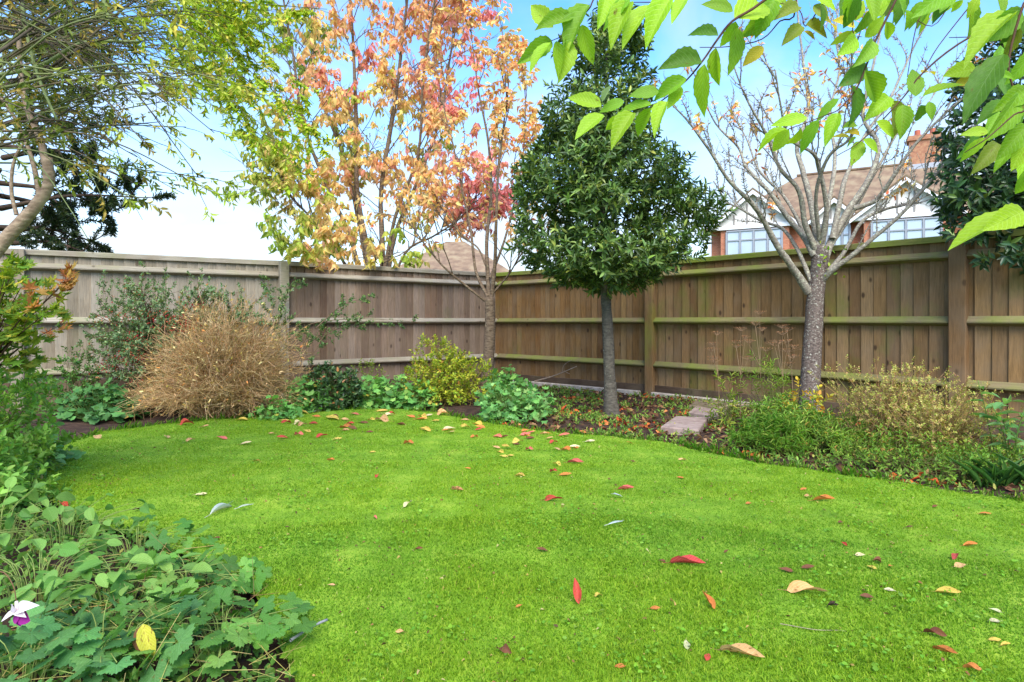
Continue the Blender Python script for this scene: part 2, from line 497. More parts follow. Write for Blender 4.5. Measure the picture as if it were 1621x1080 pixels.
M_LEAF = mat_leaf('leaf_soft', 0.55, 0.38, 0.3)
M_GLOSS = mat_leaf('leaf_glossy', 0.38, 0.16, 0.35)
M_DRY = mat_leaf('leaf_dry', 0.8, 0.2, 0.15)
M_AUTUMN = mat_leaf('leaf_autumn', 0.55, 0.42, 0.2, tint=(1.1, 1.02, 0.9))
M_GRASS = mat_leaf('grass_blades', 0.6, 0.5, 0.15, tint=(1.05, 1.05, 0.8))
M_BIGLEAF = mat_leaf('leaf_veined', 0.5, 0.48, 0.25, 'object', True)
M_FALLEN = mat_leaf('leaf_fallen', 0.7, 0.22, 0.2, 'object', True, (1.05, 1.0, 0.9), 0.56)
M_STEM = mat_noise('stem', [(0.3, (0.6, 0.6, 0.6)), (0.7, (1.1, 1.1, 1.1))], 30, 0.8, 0.2, 0.003, use_attr=True)

def mat_bark(name, c0, c1, lichen, amt, scale=22):
    m, nt, N, L = new_mat(name)
    o = N('ShaderNodeOutputMaterial'); b = N('ShaderNodeBsdfPrincipled')
    tc = N('ShaderNodeTexCoord'); mp = N('ShaderNodeMapping'); mp.inputs['Scale'].default_value = (1, 1, 2.2); L(tc.outputs['Object'], mp.inputs[0])
    n = N('ShaderNodeTexNoise'); n.inputs['Scale'].default_value = scale; n.inputs['Detail'].default_value = 8; L(mp.outputs[0], n.inputs['Vector'])
    r = N('ShaderNodeValToRGB'); ramp(r, [(0.3, S(*c0)), (0.7, S(*c1))]); L(n.outputs['Fac'], r.inputs[0])
    l = N('ShaderNodeTexNoise'); l.inputs['Scale'].default_value = scale * 1.1; l.inputs['Detail'].default_value = 6; l.inputs['Roughness'].default_value = 0.75
    L(tc.outputs['Object'], l.inputs['Vector'])
    lm = N('ShaderNodeMapRange'); lm.inputs['From Min'].default_value = 0.66 - 0.25 * amt; lm.inputs['From Max'].default_value = 0.72 - 0.25 * amt; lm.inputs['To Max'].default_value = 0.9; L(l.outputs['Fac'], lm.inputs['Value'])
    mx = N('ShaderNodeMix'); mx.data_type = 'RGBA'; L(lm.outputs[0], mx.inputs['Factor']); L(r.outputs[0], mx.inputs[6]); mx.inputs[7].default_value = (*S(*lichen), 1)
    L(mx.outputs[2], b.inputs['Base Color']); b.inputs['Roughness'].default_value = 0.85; b.inputs['Specular IOR Level'].default_value = 0.2
    bp = N('ShaderNodeBump'); bp.inputs['Strength'].default_value = 0.7; bp.inputs['Distance'].default_value = 0.012; L(n.outputs['Fac'], bp.inputs['Height']); L(bp.outputs[0], b.inputs['Normal'])
    L(b.outputs[0], o.inputs[0])
    return m

M_BARK_CHERRY = mat_bark('bark_cherry', (72, 62, 56), (126, 112, 102), (186, 184, 166), 0.42, 40)
M_BARK_LIMB = mat_bark('bark_limb', (112, 104, 92), (160, 152, 136), (186, 186, 160), 0.5, 34)
M_BARK_BAY = mat_bark('bark_bay', (64, 60, 52), (102, 96, 84), (130, 132, 112), 0.22)
M_BARK_BROWN = mat_bark('bark_brown', (78, 62, 48), (134, 116, 94), (150, 150, 120), 0.2)
M_BARK_PALE = mat_bark('bark_pale', (124, 104, 84), (182, 160, 132), (180, 174, 146), 0.25)
M_BARK_DARK = mat_bark('bark_dark', (50, 40, 32), (88, 72, 58), (96, 96, 70), 0.1)

# ------------------------------------------------------------------ ground
M_SOIL = mat_noise('soil', [(0.28, S(38, 28, 22)), (0.5, S(66, 48, 37)), (0.75, S(98, 76, 58))], 9, 0.95, 1.0, 0.03, 12)
M_TURF = mat_noise('turf', [(0.3, S(98, 132, 32)), (0.5, S(124, 158, 38)), (0.72, S(154, 174, 56))], 5, 0.95, 0.8, 0.02, 12)
M_FIELD = mat_noise('field', [(0.3, S(60, 84, 34)), (0.7, S(92, 112, 50))], 1.5, 0.95, 0.5, 0.05, 8)

gnd = MB().poly([(-400, -100, -0.12), (400, -100, -0.12), (400, 900, -0.12), (-400, 900, -0.12)]).build('ground', M_FIELD)
tag(gnd, 'grassy ground that runs on beyond the fence', 'ground', kind='structure')

LAWN_PX = [(92, 712), (160, 688), (250, 674), (350, 664), (480, 654), (600, 650), (700, 655), (780, 674), (860, 686), (950, 694), (1060, 704),
           (1130, 720), (1220, 737), (1300, 750), (1400, 767), (1500, 782), (1640, 803), (1850, 840)]
LAWN = [tuple(G(x, y)[:2]) for x, y in LAWN_PX] + [(3.9, 1.5), (3.9, -1.0), (-0.75, -1.0)] + \
       [tuple(G(x, y)[:2]) for x, y in [(470, 1085), (440, 1015), (405, 955), (335, 902), (235, 855), (120, 824), (66, 785), (70, 745)]]
LP = np.array(LAWN)

def inside(x, y, poly=LP):
    x = np.asarray(x); y = np.asarray(y); c = np.zeros(x.shape, bool)
    j = len(poly) - 1
    for i in range(len(poly)):
        xi, yi = poly[i]; xj, yj = poly[j]
        if yi != yj:
            c ^= ((yi > y) != (yj > y)) & (x < (xj - xi) * (y - yi) / (yj - yi) + xi)
        j = i
    return c

def hgt(x, y):
    return 0.006 * (np.sin(x * 3.1 + 1.3 * np.sin(y * 2.2)) + np.sin(y * 3.7 + 1.1 * np.sin(x * 2.7))) + 0.006 * np.sin(x * 9 + y * 4) * np.sin(y * 8 - x * 3)

def soil_h(x, y):
    return -0.025 - 0.06 * inside(x, y) + 0.02 * np.sin(x * 4.3 + y) * np.sin(y * 3.9 - x) + 0.012 * np.sin(x * 17 + 2 * np.sin(y * 9)) * np.sin(y * 15)

def grid_sheet(name, x0, x1, y0, y1, st, hf, keep, mat, label):
    xs = np.arange(x0, x1 + st, st); ys = np.arange(y0, y1 + st, st)
    X, Y = np.meshgrid(xs, ys); Z = hf(X, Y)
    V = np.stack([X, Y, Z], -1).reshape(-1, 3)
    nx, ny = len(xs), len(ys)
    i, j = np.meshgrid(np.arange(nx - 1), np.arange(ny - 1)); a = (j * nx + i).ravel()
    cxm = (X[:-1, :-1] + st / 2).ravel(); cym = (Y[:-1, :-1] + st / 2).ravel()
    a = a[keep(cxm, cym)]
    T = np.concatenate([np.stack([a, a + 1, a + nx + 1], 1), np.stack([a, a + nx + 1, a + nx], 1)])
    used = np.unique(T); mp = np.full(len(V), -1); mp[used] = np.arange(len(used))
    o = obj(name, tri_mesh(name, V[used], mp[T]), mat)
    return tag(o, label, name.replace('_', ' '), kind='structure')

grid_sheet('soil_bed', -8, 8, -1.5, 12, 0.09, soil_h, lambda x, y: np.ones(x.shape, bool), M_SOIL, 'dark brown soil of the beds along the fence')
grid_sheet('lawn', -5, 5, -1.2, 8, 0.05, lambda x, y: hgt(x, y) + 0.012, inside, M_TURF, 'bright green mossy lawn in the middle of the garden')

def scatter_lawn(n, wfun):
    out_x, out_y = [], []
    tot = 0
    while tot < n:
        x = R.uniform(-5, 4.2, 400000); y = R.uniform(0.9, 7.6, 400000)
        k = inside(x, y) & (R.random(400000) < wfun(x, y))
        # nothing a step to either side of the camera could ever see
        k &= (np.abs(x) < y * 0.95 + 1.2)
        out_x.append(x[k]); out_y.append(y[k]); tot += k.sum()
    return np.concatenate(out_x)[:n], np.concatenate(out_y)[:n]

# grass blades: bent three-triangle blades near by, single-triangle ones farther off
gc = np.array([S(132, 172, 44), S(120, 164, 40), S(152, 184, 58), S(108, 150, 42), S(182, 190, 98)])
GV, GT, GC, gn = [], [], [], 0
for nb, lo_d, hi_d in ((290000, 0.0, 3.3), (300000, 3.3, 99.0)):
    gx, gy = scatter_lawn(nb, lambda x, y: np.where((np.hypot(x, y) >= lo_d) & (np.hypot(x, y) < hi_d), 1 / (1 + (np.hypot(x, y) / 2.6) ** 1.5), 0))
    pat = lump(np.stack([gx, gy, 0 * gx], 1), 1.6, 0.7); pat2 = lump(np.stack([gx, gy, 0 * gx + 3], 1), 5.0, 2.1); pat3 = lump(np.stack([gx, gy, 0 * gx + 1], 1), 13.0, 0.3)
    d = np.hypot(gx, gy)
    hb = (0.007 + 0.011 * R.random(nb) ** 1.4) * (1 + 0.4 * pat2 + 0.25 * pat + 0.25 * pat3) * np.where(R.random(nb) < 0.025, 1.9, 1.0)
    wb = (0.0007 + 0.0007 * R.random(nb)) * (1 + d * 0.28)
    az = R.random(nb) * 6.283; lean = 0.3 + 0.9 * R.random(nb)
    dx = np.cos(az) * lean; dy = np.sin(az) * lean
    sx, sy = -np.sin(az), np.cos(az)
    tw = R.normal(size=nb) * 0.6
    sx2 = sx * np.cos(tw) - sy * np.sin(tw); sy2 = sx * np.sin(tw) + sy * np.cos(tw)
    B0 = np.stack([gx, gy, hgt(gx, gy) + 0.010], 1); SD = np.stack([sx2, sy2, 0 * sx], 1) * wb[:, None]
    Mi = B0 + np.stack([dx * hb * 0.35, dy * hb * 0.35, hb * 0.62], 1)
    Ti = B0 + np.stack([dx * hb * 1.05, dy * hb * 1.05, hb * (1.0 - 0.25 * np.minimum(lean, 1))], 1)
    if lo_d == 0:
        V = np.stack([B0 - SD, B0 + SD, Mi - SD * 0.8, Mi + SD * 0.8, Ti], 1).reshape(-1, 3); kv = 5
        T = (np.arange(nb) * 5)[:, None, None] + np.array([[0, 1, 3], [0, 3, 2], [2, 3, 4]])[None]
    else:
        V = np.stack([B0 - SD * 1.15, B0 + SD * 1.15, Ti], 1).reshape(-1, 3); kv = 3
        T = (np.arange(nb) * 3)[:, None, None] + np.array([[0, 1, 2]])[None]
    ci = R.choice(5, nb, p=[0.36, 0.32, 0.2, 0.11, 0.01])
    cc = gc[ci] * (1 + 0.10 * (R.random((nb, 1)) * 2 - 1))
    yel = np.clip(0.5 + 0.8 * pat + 0.5 * pat2 + 0.25 * pat3, 0, 1)[:, None]
    cc = cc * (np.array([0.86, 0.93, 1.12]) + yel * np.array([0.30, 0.12, -0.25]))
    GV.append(V); GT.append(T.reshape(-1, 3) + gn); GC.append(np.repeat(cc, kv, 0)); gn += len(V)
g_o = obj('grass', tri_mesh('grass', np.concatenate(GV), np.concatenate(GT), np.concatenate(GC)), M_GRASS)
tag(g_o, 'short bright green grass of the lawn', 'grass', kind='stuff')
# brown crumbs of leaf and thatch down in the turf
geo = Geo(); n = 2600
cx_, cy_ = scatter_lawn(n, lambda x, y: (0.3 + 0.7 * (lump(np.stack([x, y, 0 * x], 1), 3.1, 2.0) > 0.15)) / (1 + (np.hypot(x, y) / 3) ** 1.3))
leaves(geo, np.stack([cx_, cy_, hgt(cx_, cy_) + 0.016 + 0.006 * R.random(n)], 1), np.stack([R.normal(size=n), R.normal(size=n), 0.2 * R.normal(size=n)], 1), np.array([0, 0, 1.0]) + 0.5 * R.normal(size=(n, 3)),
       0.006 + 0.016 * R.random(n) ** 2, 0.5, T_DROOP, pick([((140, 104, 66), 3), ((176, 146, 84), 2), ((96, 72, 50), 2), ((186, 170, 110), 1)], n, gain=1))
tag(geo.build('turf_debris', M_DRY, None, 'stuff'), 'tiny brown leaf crumbs scattered through the grass', 'debris')

# clover and small weeds in the turf
geo = Geo()
wx, wy = scatter_lawn(420, lambda x, y: (0.25 + 0.75 * (lump(np.stack([x, y, 0 * x], 1), 2.3, 4.0) > 0.1)) / (1 + (np.hypot(x, y) / 3) ** 1.5))
pp = np.repeat(np.stack([wx, wy], 1), 16, 0) + R.normal(size=(420 * 16, 2)) * 0.045
ok = inside(pp[:, 0], pp[:, 1]); pp = pp[ok]; n = len(pp)
pos = np.stack([pp[:, 0], pp[:, 1], hgt(pp[:, 0], pp[:, 1]) + 0.02 + 0.016 * R.random(n)], 1)
ax = np.stack([*(R.normal(size=(2, n))), 0.15 * R.normal(size=n)], 1)
leaves(geo, pos, ax, np.array([0, 0, 1.0]) + 0.45 * R.normal(size=(n, 3)), 0.008 + 0.012 * R.random(n), 0.75, T_OVAL,
       pick([((104, 150, 40), 3), ((118, 162, 50), 2), ((130, 168, 70), 0.6), ((96, 142, 42), 2)], n))
wo = geo.build('lawn_weeds', M_LEAF, None, 'stuff')
tag(wo, 'patches of small round leaved weeds in the lawn', 'weeds')

# ------------------------------------------------------------------ fences
W_GREY = mat_wood('wood_grey', [(126, 114, 94), (150, 140, 120), (134, 120, 98), (160, 150, 132), (140, 122, 98)], (120, 118, 88), 0.0, knot=0.55, grey=(148, 142, 126))
W_MID = mat_wood('wood_mid', [(114, 92, 74), (146, 126, 106), (90, 66, 50), (158, 140, 122), (122, 94, 72)], (104, 108, 66), 0.08, knot=0.75)
W_BROWN = mat_wood('wood_brown', [(116, 86, 50), (134, 104, 64), (100, 72, 42), (142, 114, 74), (122, 88, 50)], (92, 100, 46), 0.16, knot=0.8)
W_MOSS = mat_wood('wood_brown_mossy', [(118, 90, 56), (136, 108, 70), (104, 78, 48), (144, 118, 82), (126, 94, 58)], (100, 112, 44), 0.3, knot=0.85)
W_RAILG = mat_wood('rail_grey', [(146, 138, 118), (158, 150, 132)], (132, 134, 92), 0.35, grain=(0.55, 9, 9))
W_RAIL = mat_wood('rail_mossy', [(124, 112, 78), (138, 126, 92)], (122, 134, 54), 0.7, grain=(0.55, 9, 9))
W_CAP = mat_wood('cap_mossy', [(122, 118, 70), (134, 128, 80)], (122, 142, 44), 0.9, grain=(0.55, 9, 9))
W_POST = mat_wood('post_brown', [(122, 92, 58), (132, 102, 66)], (124, 128, 52), 0.35)
W_GRAVELB = mat_wood('gravel_board_wood', [(82, 66, 52), (96, 78, 62)], (70, 80, 44), 0.3, grain=(0.55, 9, 9))

def prism(sec, x0, x1):
    n = len(sec)
    V = [(x0, a, b) for a, b in sec] + [(x1, a, b) for a, b in sec]
    Fc = [[i, (i + 1) % n, n + (i + 1) % n, n + i] for i in range(n)] + [list(range(n - 1, -1, -1)), list(range(n, 2 * n))]
    return V, Fc

BOARDS = {}
def board_mesh(wd, h, mat, k):
    key = (round(wd, 3), round(h, 3), mat.name, k)
    if key not in BOARDS:
        V, Fc = box_geo(-wd / 2, wd / 2, -0.007, 0.007, 0, h, 0.003)
        BOARDS[key] = poly_mesh('board', V, Fc, mat)
    return BOARDS[key]

def place(o, A, ang, x, y, z, rz=0.0, ry=0.0):
    ca, sa = math.cos(ang), math.sin(ang)
    o.location = (A[0] + ca * x - sa * y, A[1] + sa * x + ca * y, z)
    o.rotation_euler = (0, ry, ang + rz)

def bay(parent, A, B, pitch, mb, mr, mc, gravel=1, first_off=0.06, last_off=0.06):
    A = np.array(A, float); B = np.array(B, float)
    ln = np.linalg.norm(B - A); ang = math.atan2(B[1] - A[1], B[0] - A[0])
    nbd = int(round(ln / pitch)); pt = ln / nbd
    z0 = 0.10 if gravel == 1 else 0.32
    for k in range(nbd):
        v = random.choice([0, 1, 2])
        me = board_mesh(pt * (1.14, 1.2, 1.17)[v], (1.70, 1.69, 1.705)[v] + 0.10 - z0, mb, v)
        o = bpy.data.objects.new('board', me); link(o, parent)
        place(o, A, ang, (k + 0.5) * pt, random.uniform(-0.002, 0.002), z0, rad(random.uniform(6.5, 9.5)), rad(random.uniform(-0.35, 0.35)))
    def piece(name, geo_, mat):
        o = obj(name, poly_mesh(name, *geo_, mat), None, parent)
        place(o, A, ang, 0, 0, 0)
        return o
    for z in (1.655, 1.02, 0.41):
        piece('rail', prism([(-0.016, z - 0.048), (-0.085, z - 0.022), (-0.088, z - 0.008), (-0.022, z + 0.045), (-0.016, z + 0.045)], first_off, ln - last_off), mr)
    piece('cap', prism([(-0.05, 1.79), (-0.05, 1.842), (-0.04, 1.852), (0.035, 1.852), (0.035, 1.79)], 0.0, ln), mc)
    for g in range(gravel):
        zg = -0.06 + 0.185 * g
        piece('gravel_board', box_geo(first_off, ln - last_off, -0.046, -0.018, zg, zg + 0.18, 0.005), W_GRAVELB)

def post(parent, A, ang, mat, h=1.845, wd=0.125):
    V, Fc = box_geo(-wd / 2, wd / 2, -0.115, 0.012, -0.2, h, 0.006)
    o = obj('post', poly_mesh('post', V, Fc, mat), None, parent)
    place(o, A, ang, 0, 0, 0)

C0 = (-0.28, 11.0); L1 = (-3.2, 8.8); L2 = (-5.72, 7.33); L3 = (-8.2, 5.9)
R1 = (1.98, 8.9); R2 = (4.33, 6.10); R3 = (6.3, 3.75)
ang_of = lambda a, b: math.atan2(b[1] - a[1], b[0] - a[0])
fl = empty('wooden_fence', (*L1, 0), 'grey weathered board fence behind the dry tan shrub', 'fence')
bay(fl, L3, L2, 0.118, W_GREY, W_RAILG, W_RAILG, 2)
bay(fl, L2, L1, 0.115, W_GREY, W_RAILG, W_RAILG, 2)
bay(fl, L1, C0, 0.106, W_MID, W_RAILG, W_RAILG, 1, 0.06, 0.0)
post(fl, L2, ang_of(L2, L1), W_GREY)
post(fl, L1, ang_of(L1, C0), W_RAILG)
fr = empty('wooden_fence', (*R1, 0), 'brown board fence with mossy green rails behind the evergreen tree', 'fence')
bay(fr, C0, R1, 0.102, W_BROWN, W_RAIL, W_CAP, 1, 0.1)
bay(fr, R1, R2, 0.128, W_MOSS, W_RAIL, W_CAP, 1)
bay(fr, R2, R3, 0.128, W_BROWN, W_RAIL, W_CAP, 1)
post(fr, R1, ang_of(C0, R1), W_POST)
post(fr, R2, ang_of(R1, R2), W_POST, 1.86, 0.14)
post(fr, R3, ang_of(R2, R3), W_POST)

# pale concrete edging in front of the right-hand fence
M_CONC = mat_noise('concrete', [(0.3, S(150, 138, 122)), (0.55, S(186, 174, 156)), (0.75, S(205, 196, 180))], 14, 0.9, 0.5, 0.004)
def edging(A, B, s0, s1, label):
    ang = ang_of(A, B)
    o = obj('concrete_edging', poly_mesh('concrete_edging', *box_geo(s0, s1, -0.17, -0.09, -0.08, 0.035, 0.01), M_CONC), None)
    place(o, A, ang, 0, 0, 0)
    tag(o, label, 'edging', 'pale edging strips along the brown fence')
edging(C0, R1, 0.25, 2.95, 'pale concrete edging strip between the corner and the evergreen tree')
edging(R1, R2, 0.1, 1.75, 'pale concrete edging strip beside the paving slabs')

# paving slabs in the bed
M_SLAB = mat_noise('slab_stone', [(0.3, S(128, 108, 98)), (0.55, S(158, 138, 126)), (0.75, S(176, 160, 146))], 11, 0.9, 0.4, 0.005)
M_SLABM = mat_noise('slab_mossy', [(0.35, S(88, 82, 54)), (0.55, S(128, 112, 90)), (0.75, S(140, 124, 104))], 9, 0.9, 0.4, 0.005)
def slab(pts, z, label, mat, th=0.045):
    m = MB()
    q = [np.array([*G(x, y)[:2], 0]) for x, y in pts]
    c = sum(q) / len(q)
    top = [p + (c - p) * 0.03 + np.array([0, 0, z]) for p in q]; mid = [p + np.array([0, 0, z - 0.01]) for p in q]; bot = [p + np.array([0, 0, z - th - 0.04]) for p in q]
    n = len(q)
    V = top + mid + bot
    Fc = [list(range(n))] + [[i, n + i, n + (i + 1) % n, (i + 1) % n] for i in range(n)] + [[n + i, 2 * n + i, 2 * n + (i + 1) % n, n + (i + 1) % n] for i in range(n)] + [list(range(3 * n - 1, 2 * n - 1, -1))]
    o = m.add(V, Fc).build('paving_slab', mat)
    tag(o, label, 'paving slab', 'paving slabs in the bed')
slab([(1046, 681), (1070, 664), (1121, 666), (1106, 687)], 0.035, 'pinkish grey paving slab lying at the lawn edge', M_SLAB)
slab([(1090, 658), (1101, 649), (1149, 655), (1140, 666)], 0.04, 'smaller grey paving slab behind the pinkish one', M_SLAB)
slab([(1090, 645), (1105, 634), (1160, 638), (1152, 650)], 0.02, 'mossy brown paving slab close to the fence', M_SLABM)

# ------------------------------------------------------------------ houses beyond the fence
M_BRICK, nt, N, L = new_mat('brick')
o = N('ShaderNodeOutputMaterial'); b = N('ShaderNodeBsdfPrincipled'); tc = N('ShaderNodeTexCoord')
mp = N('ShaderNodeMapping'); mp.inputs['Rotation'].default_value = (rad(90), 0, 0); L(tc.outputs['Object'], mp.inputs[0])
bt = N('ShaderNodeTexBrick'); bt.inputs['Scale'].default_value = 4.4; bt.inputs['Color1'].default_value = (*S(190, 122, 88), 1); bt.inputs['Color2'].default_value = (*S(168, 100, 72), 1); bt.inputs['Mortar'].default_value = (*S(176, 150, 128), 1)
bt.inputs['Mortar Size'].default_value = 0.012
L(mp.outputs[0], bt.inputs['Vector']); L(bt.outputs['Color'], b.inputs['Base Color']); b.inputs['Roughness'].default_value = 0.9
L(b.outputs[0], o.inputs[0])
M_CHIM = mat_noise('chimney_brick', [(0.3, S(138, 96, 74)), (0.5, S(168, 120, 92)), (0.72, S(180, 152, 110))], 7, 0.9, 0.4, 0.02)
M_ROOF, nt, N, L = new_mat('roof_tiles')
o = N('ShaderNodeOutputMaterial'); b = N('ShaderNodeBsdfPrincipled'); tc = N('ShaderNodeTexCoord')
sp = N('ShaderNodeSeparateXYZ'); L(tc.outputs['Object'], sp.inputs[0])
wv = N('ShaderNodeMath'); wv.operation = 'MULTIPLY'; wv.inputs[1].default_value = 5.5; L(sp.outputs['Z'], wv.inputs[0])
fr_ = N('ShaderNodeMath'); fr_.operation = 'FRACT'; L(wv.outputs[0], fr_.inputs[0])
nz = N('ShaderNodeTexNoise'); nz.inputs['Scale'].default_value = 2.2; nz.inputs['Detail'].default_value = 9; L(tc.outputs['Object'], nz.inputs['Vector'])
rp = N('ShaderNodeValToRGB'); ramp(rp, [(0.3, S(108, 88, 70)), (0.5, S(134, 110, 86)), (0.7, S(152, 134, 104))]); L(nz.outputs['Fac'], rp.inputs[0])
L(rp.outputs[0], b.inputs['Base Color']); b.inputs['Roughness'].default_value = 0.9
bp = N('ShaderNodeBump'); bp.inputs['Strength'].default_value = 0.8; bp.inputs['Distance'].default_value = 0.06; L(fr_.outputs[0], bp.inputs['Height']); L(bp.outputs[0], b.inputs['Normal'])
L(b.outputs[0], o.inputs[0])
M_RENDER = mat_plain('white_render', (226, 222, 214), 0.8, 0.2)
M_WHITE = mat_plain('white_paint', (236, 236, 236), 0.5, 0.4)
M_TIMBER = mat_plain('grey_timber', (146, 140, 134), 0.7, 0.3)
M_FRAME = mat_plain('grey_window_frame', (150, 154, 160), 0.4, 0.5)
M_LEAD = mat_plain('lead', (168, 174, 180), 0.6, 0.4)
M_POT = mat_plain('terracotta', (180, 104, 80), 0.8, 0.2)
M_GLASS, nt, N, L = new_mat('window_glass')
o = N('ShaderNodeOutputMaterial'); b = N('ShaderNodeBsdfPrincipled')
b.inputs['Base Color'].default_value = (*S(176, 192, 204), 1); b.inputs['Roughness'].default_value = 0.05; b.inputs['Specular IOR Level'].default_value = 0.9
L(b.outputs[0], o.inputs[0])

HA = (11.1, 29.0); HB = (16.2, 26.0)
hang = ang_of(HA, HB); hs = math.hypot(HB[0] - HA[0], HB[1] - HA[1])
house = empty('brick_house', (HA[0], HA[1], 0), 'brick semi-detached house with white gables beyond the brown fence', 'house')
HM = Matrix.Translation(Vector((HA[0], HA[1], 0))) @ Matrix.Rotation(hang, 4, 'Z')
def hp_(mb, name, mat, parent=house):
    o = mb.build(name, mat)
    if parent is house:
        o.parent = house; o.matrix_parent_inverse = house.matrix_world.inverted(); o.matrix_basis = HM
    else:
        o.parent = parent; o.matrix_parent_inverse = Matrix.Identity(4)
    return o
X0, X1, YB = -2.0, 10.5, 8.2
hp_(MB().box(X0, X1, 0.4, YB, 0, 5.35, c=0.01), 'wall', M_BRICK)
# hipped main roof, closed
e = 0.35; zr = 8.35; ze = 5.3
A_, B_, C_, D_ = (X0 - e, 0.4 - e, ze), (X1 + e, 0.4 - e, ze), (X1 + e, YB + e, ze), (X0 - e, YB + e, ze)
r0, r1 = (X0 + 3.4, 4.3, zr), (X1 - 3.4, 4.3, zr)
mb = MB(); V = [A_, B_, C_, D_, r0, r1]
mb.add(V, [[0, 1, 5, 4], [1, 2, 5], [2, 3, 4, 5], [3, 0, 4], [3, 2, 1, 0]])
roof = hp_(mb, 'roof', M_ROOF)
hp_(MB().box(r0[0] - 0.05, r1[0] + 0.05, 4.2, 4.4, zr - 0.04, zr + 0.08, c=0.03), 'ridge', M_ROOF, roof)
ch = hp_(MB().box(6.15, 7.4, 4.0, 4.8, 7.2, 9.35, c=0.01).box(6.07, 7.48, 3.92, 4.88, 9.35, 9.5, c=0.01).box(6.13, 7.42, 3.98, 4.82, 9.5, 9.6, c=0.01), 'chimney', M_CHIM, roof)
hp_(MB().box(6.09, 7.46, 3.8, 3.99, 7.98, 8.22, c=0.01), 'flashing', M_LEAD, roof)
for cxp in (6.5, 7.1):
    V_, T_ = tube(np.array([(cxp, 4.4, 9.6), (cxp, 4.4, 9.85), (cxp, 4.4, 9.9)]), 0.13, 0.12, 10)
    hp_(MB().add(V_.tolist(), T_.tolist()), 'chimney_pot', M_POT, roof)
def gable(cx, wd, zb, zt, ybase, window=True):
    hw = wd / 2; yf = ybase
    # roof of the gable, two sloping slabs running back into the main roof
    m = MB()
    for s in (-1, 1):
        m.slab([(cx, yf - 0.28, zt + 0.1), (cx + s * (hw + 0.25), yf - 0.28, zb - 0.12), (cx + s * (hw + 0.25), 4.2, zb - 0.12), (cx, 4.2, zt + 0.1)], (0, 0, 0.09))
    hp_(m, 'gable_roof', M_ROOF)
    hp_(MB().slab([(cx - hw, yf, zb), (cx + hw, yf, zb), (cx, yf, zt)], (0, 0.25, 0)), 'gable_wall', M_RENDER)
    for s in (-1, 1):
        hp_(MB().slab([(cx, yf - 0.30, zt + 0.08), (cx + s * (hw + 0.27), yf - 0.30, zb - 0.14), (cx + s * (hw + 0.27), yf - 0.30, zb - 0.28), (cx, yf - 0.30, zt - 0.1)], (0, 0.05, 0)), 'bargeboard', M_WHITE)
    hp_(MB().box(cx - hw - 0.1, cx + hw + 0.1, yf - 0.08, yf - 0.004, zb - 0.16, zb + 0.02, c=0.01), 'fascia', M_WHITE)
    for fx in (-0.5, -0.17, 0.17, 0.5):
        x = cx + fx * hw; top = zb + (zt - zb) * (1 - abs(fx)) - 0.22
        if top > zb + 0.25:
            hp_(MB().box(x - 0.035, x + 0.035, yf - 0.03, yf - 0.003, zb + 0.02, top, c=0.005), 'timber', M_TIMBER)
    # bay below
    hp_(MB().box(cx - hw + 0.25, cx + hw - 0.25, yf + 0.05, 0.45, 0, zb - 0.16, c=0.01), 'bay_wall', M_BRICK)
    if window:
        ww = wd * 0.345; z0, z1 = zb - 1.62, zb - 0.2
        wn = hp_(MB().box(cx - ww, cx + ww, yf - 0.07, yf + 0.04, z1 - 0.07, z1, c=0.01), 'window', M_FRAME)
        hp_(MB().box(cx - ww - 0.06, cx + ww + 0.06, yf - 0.09, yf + 0.04, z0, z0 + 0.09, c=0.01), 'sill', M_FRAME, wn)
        nlt = 4
        for k in range(nlt + 1):
            x = cx - ww + 2 * ww * k / nlt
            hp_(MB().box(x - 0.04, x + 0.04, yf - 0.068, yf + 0.042, z0 + 0.09, z1 - 0.07, c=0.008), 'mullion', M_FRAME, wn)
        hp_(MB().box(cx - ww + 0.05, cx + ww - 0.05, yf - 0.06, yf + 0.03, z1 - 0.5, z1 - 0.43, c=0.008), 'transom', M_FRAME, wn)
        for k in range(nlt):
            xa = cx - ww + 2 * ww * k / nlt + 0.05; xb = xa + 2 * ww / nlt - 0.1
            hp_(MB().poly([(xa, yf - 0.02, z0 + 0.09), (xb, yf - 0.02, z0 + 0.09), (xb, yf - 0.02, z1 - 0.5), (xa, yf - 0.02, z1 - 0.5)]), 'pane', M_GLASS, wn)
            hp_(MB().poly([(xa, yf - 0.025, z1 - 0.43), (xb, yf - 0.025, z1 - 0.43), (xb, yf - 0.025, z1 - 0.07), (xa, yf - 0.025, z1 - 0.07)]), 'pane', M_GLASS, wn)
gable(0.05, 3.45, 5.38, 6.85, -0.3)
gable(hs, 3.5, 5.38, 6.75, -0.3)
gable(hs / 2 + 0.35, 1.7, 5.38, 6.2, -0.05, True)
hp_(MB().box(hs + 2.7, hs + 3.1, 0.22, 0.4, 4.3, 5.1, c=0.01), 'wall_pipe', M_TIMBER)
# satellite dish
V_, T_ = [], []
for i in range(5):
    for k in range(14):
        a = k * 2 * math.pi / 14; r = 0.36 * i / 4
        V_.append((hs + 2.4 + r * math.cos(a), 0.15 - 0.1 * (i / 4) ** 2, 4.95 + r * 0.8 * math.sin(a)))
for i in range(4):
    for k in range(14):
        T_.append([i * 14 + k, i * 14 + (k + 1) % 14, (i + 1) * 14 + (k + 1) % 14, (i + 1) * 14 + k])
hp_(MB().add(V_, T_).box(hs + 2.38, hs + 2.42, 0.14, 0.4, 4.92, 4.96), 'satellite_dish', M_WHITE)

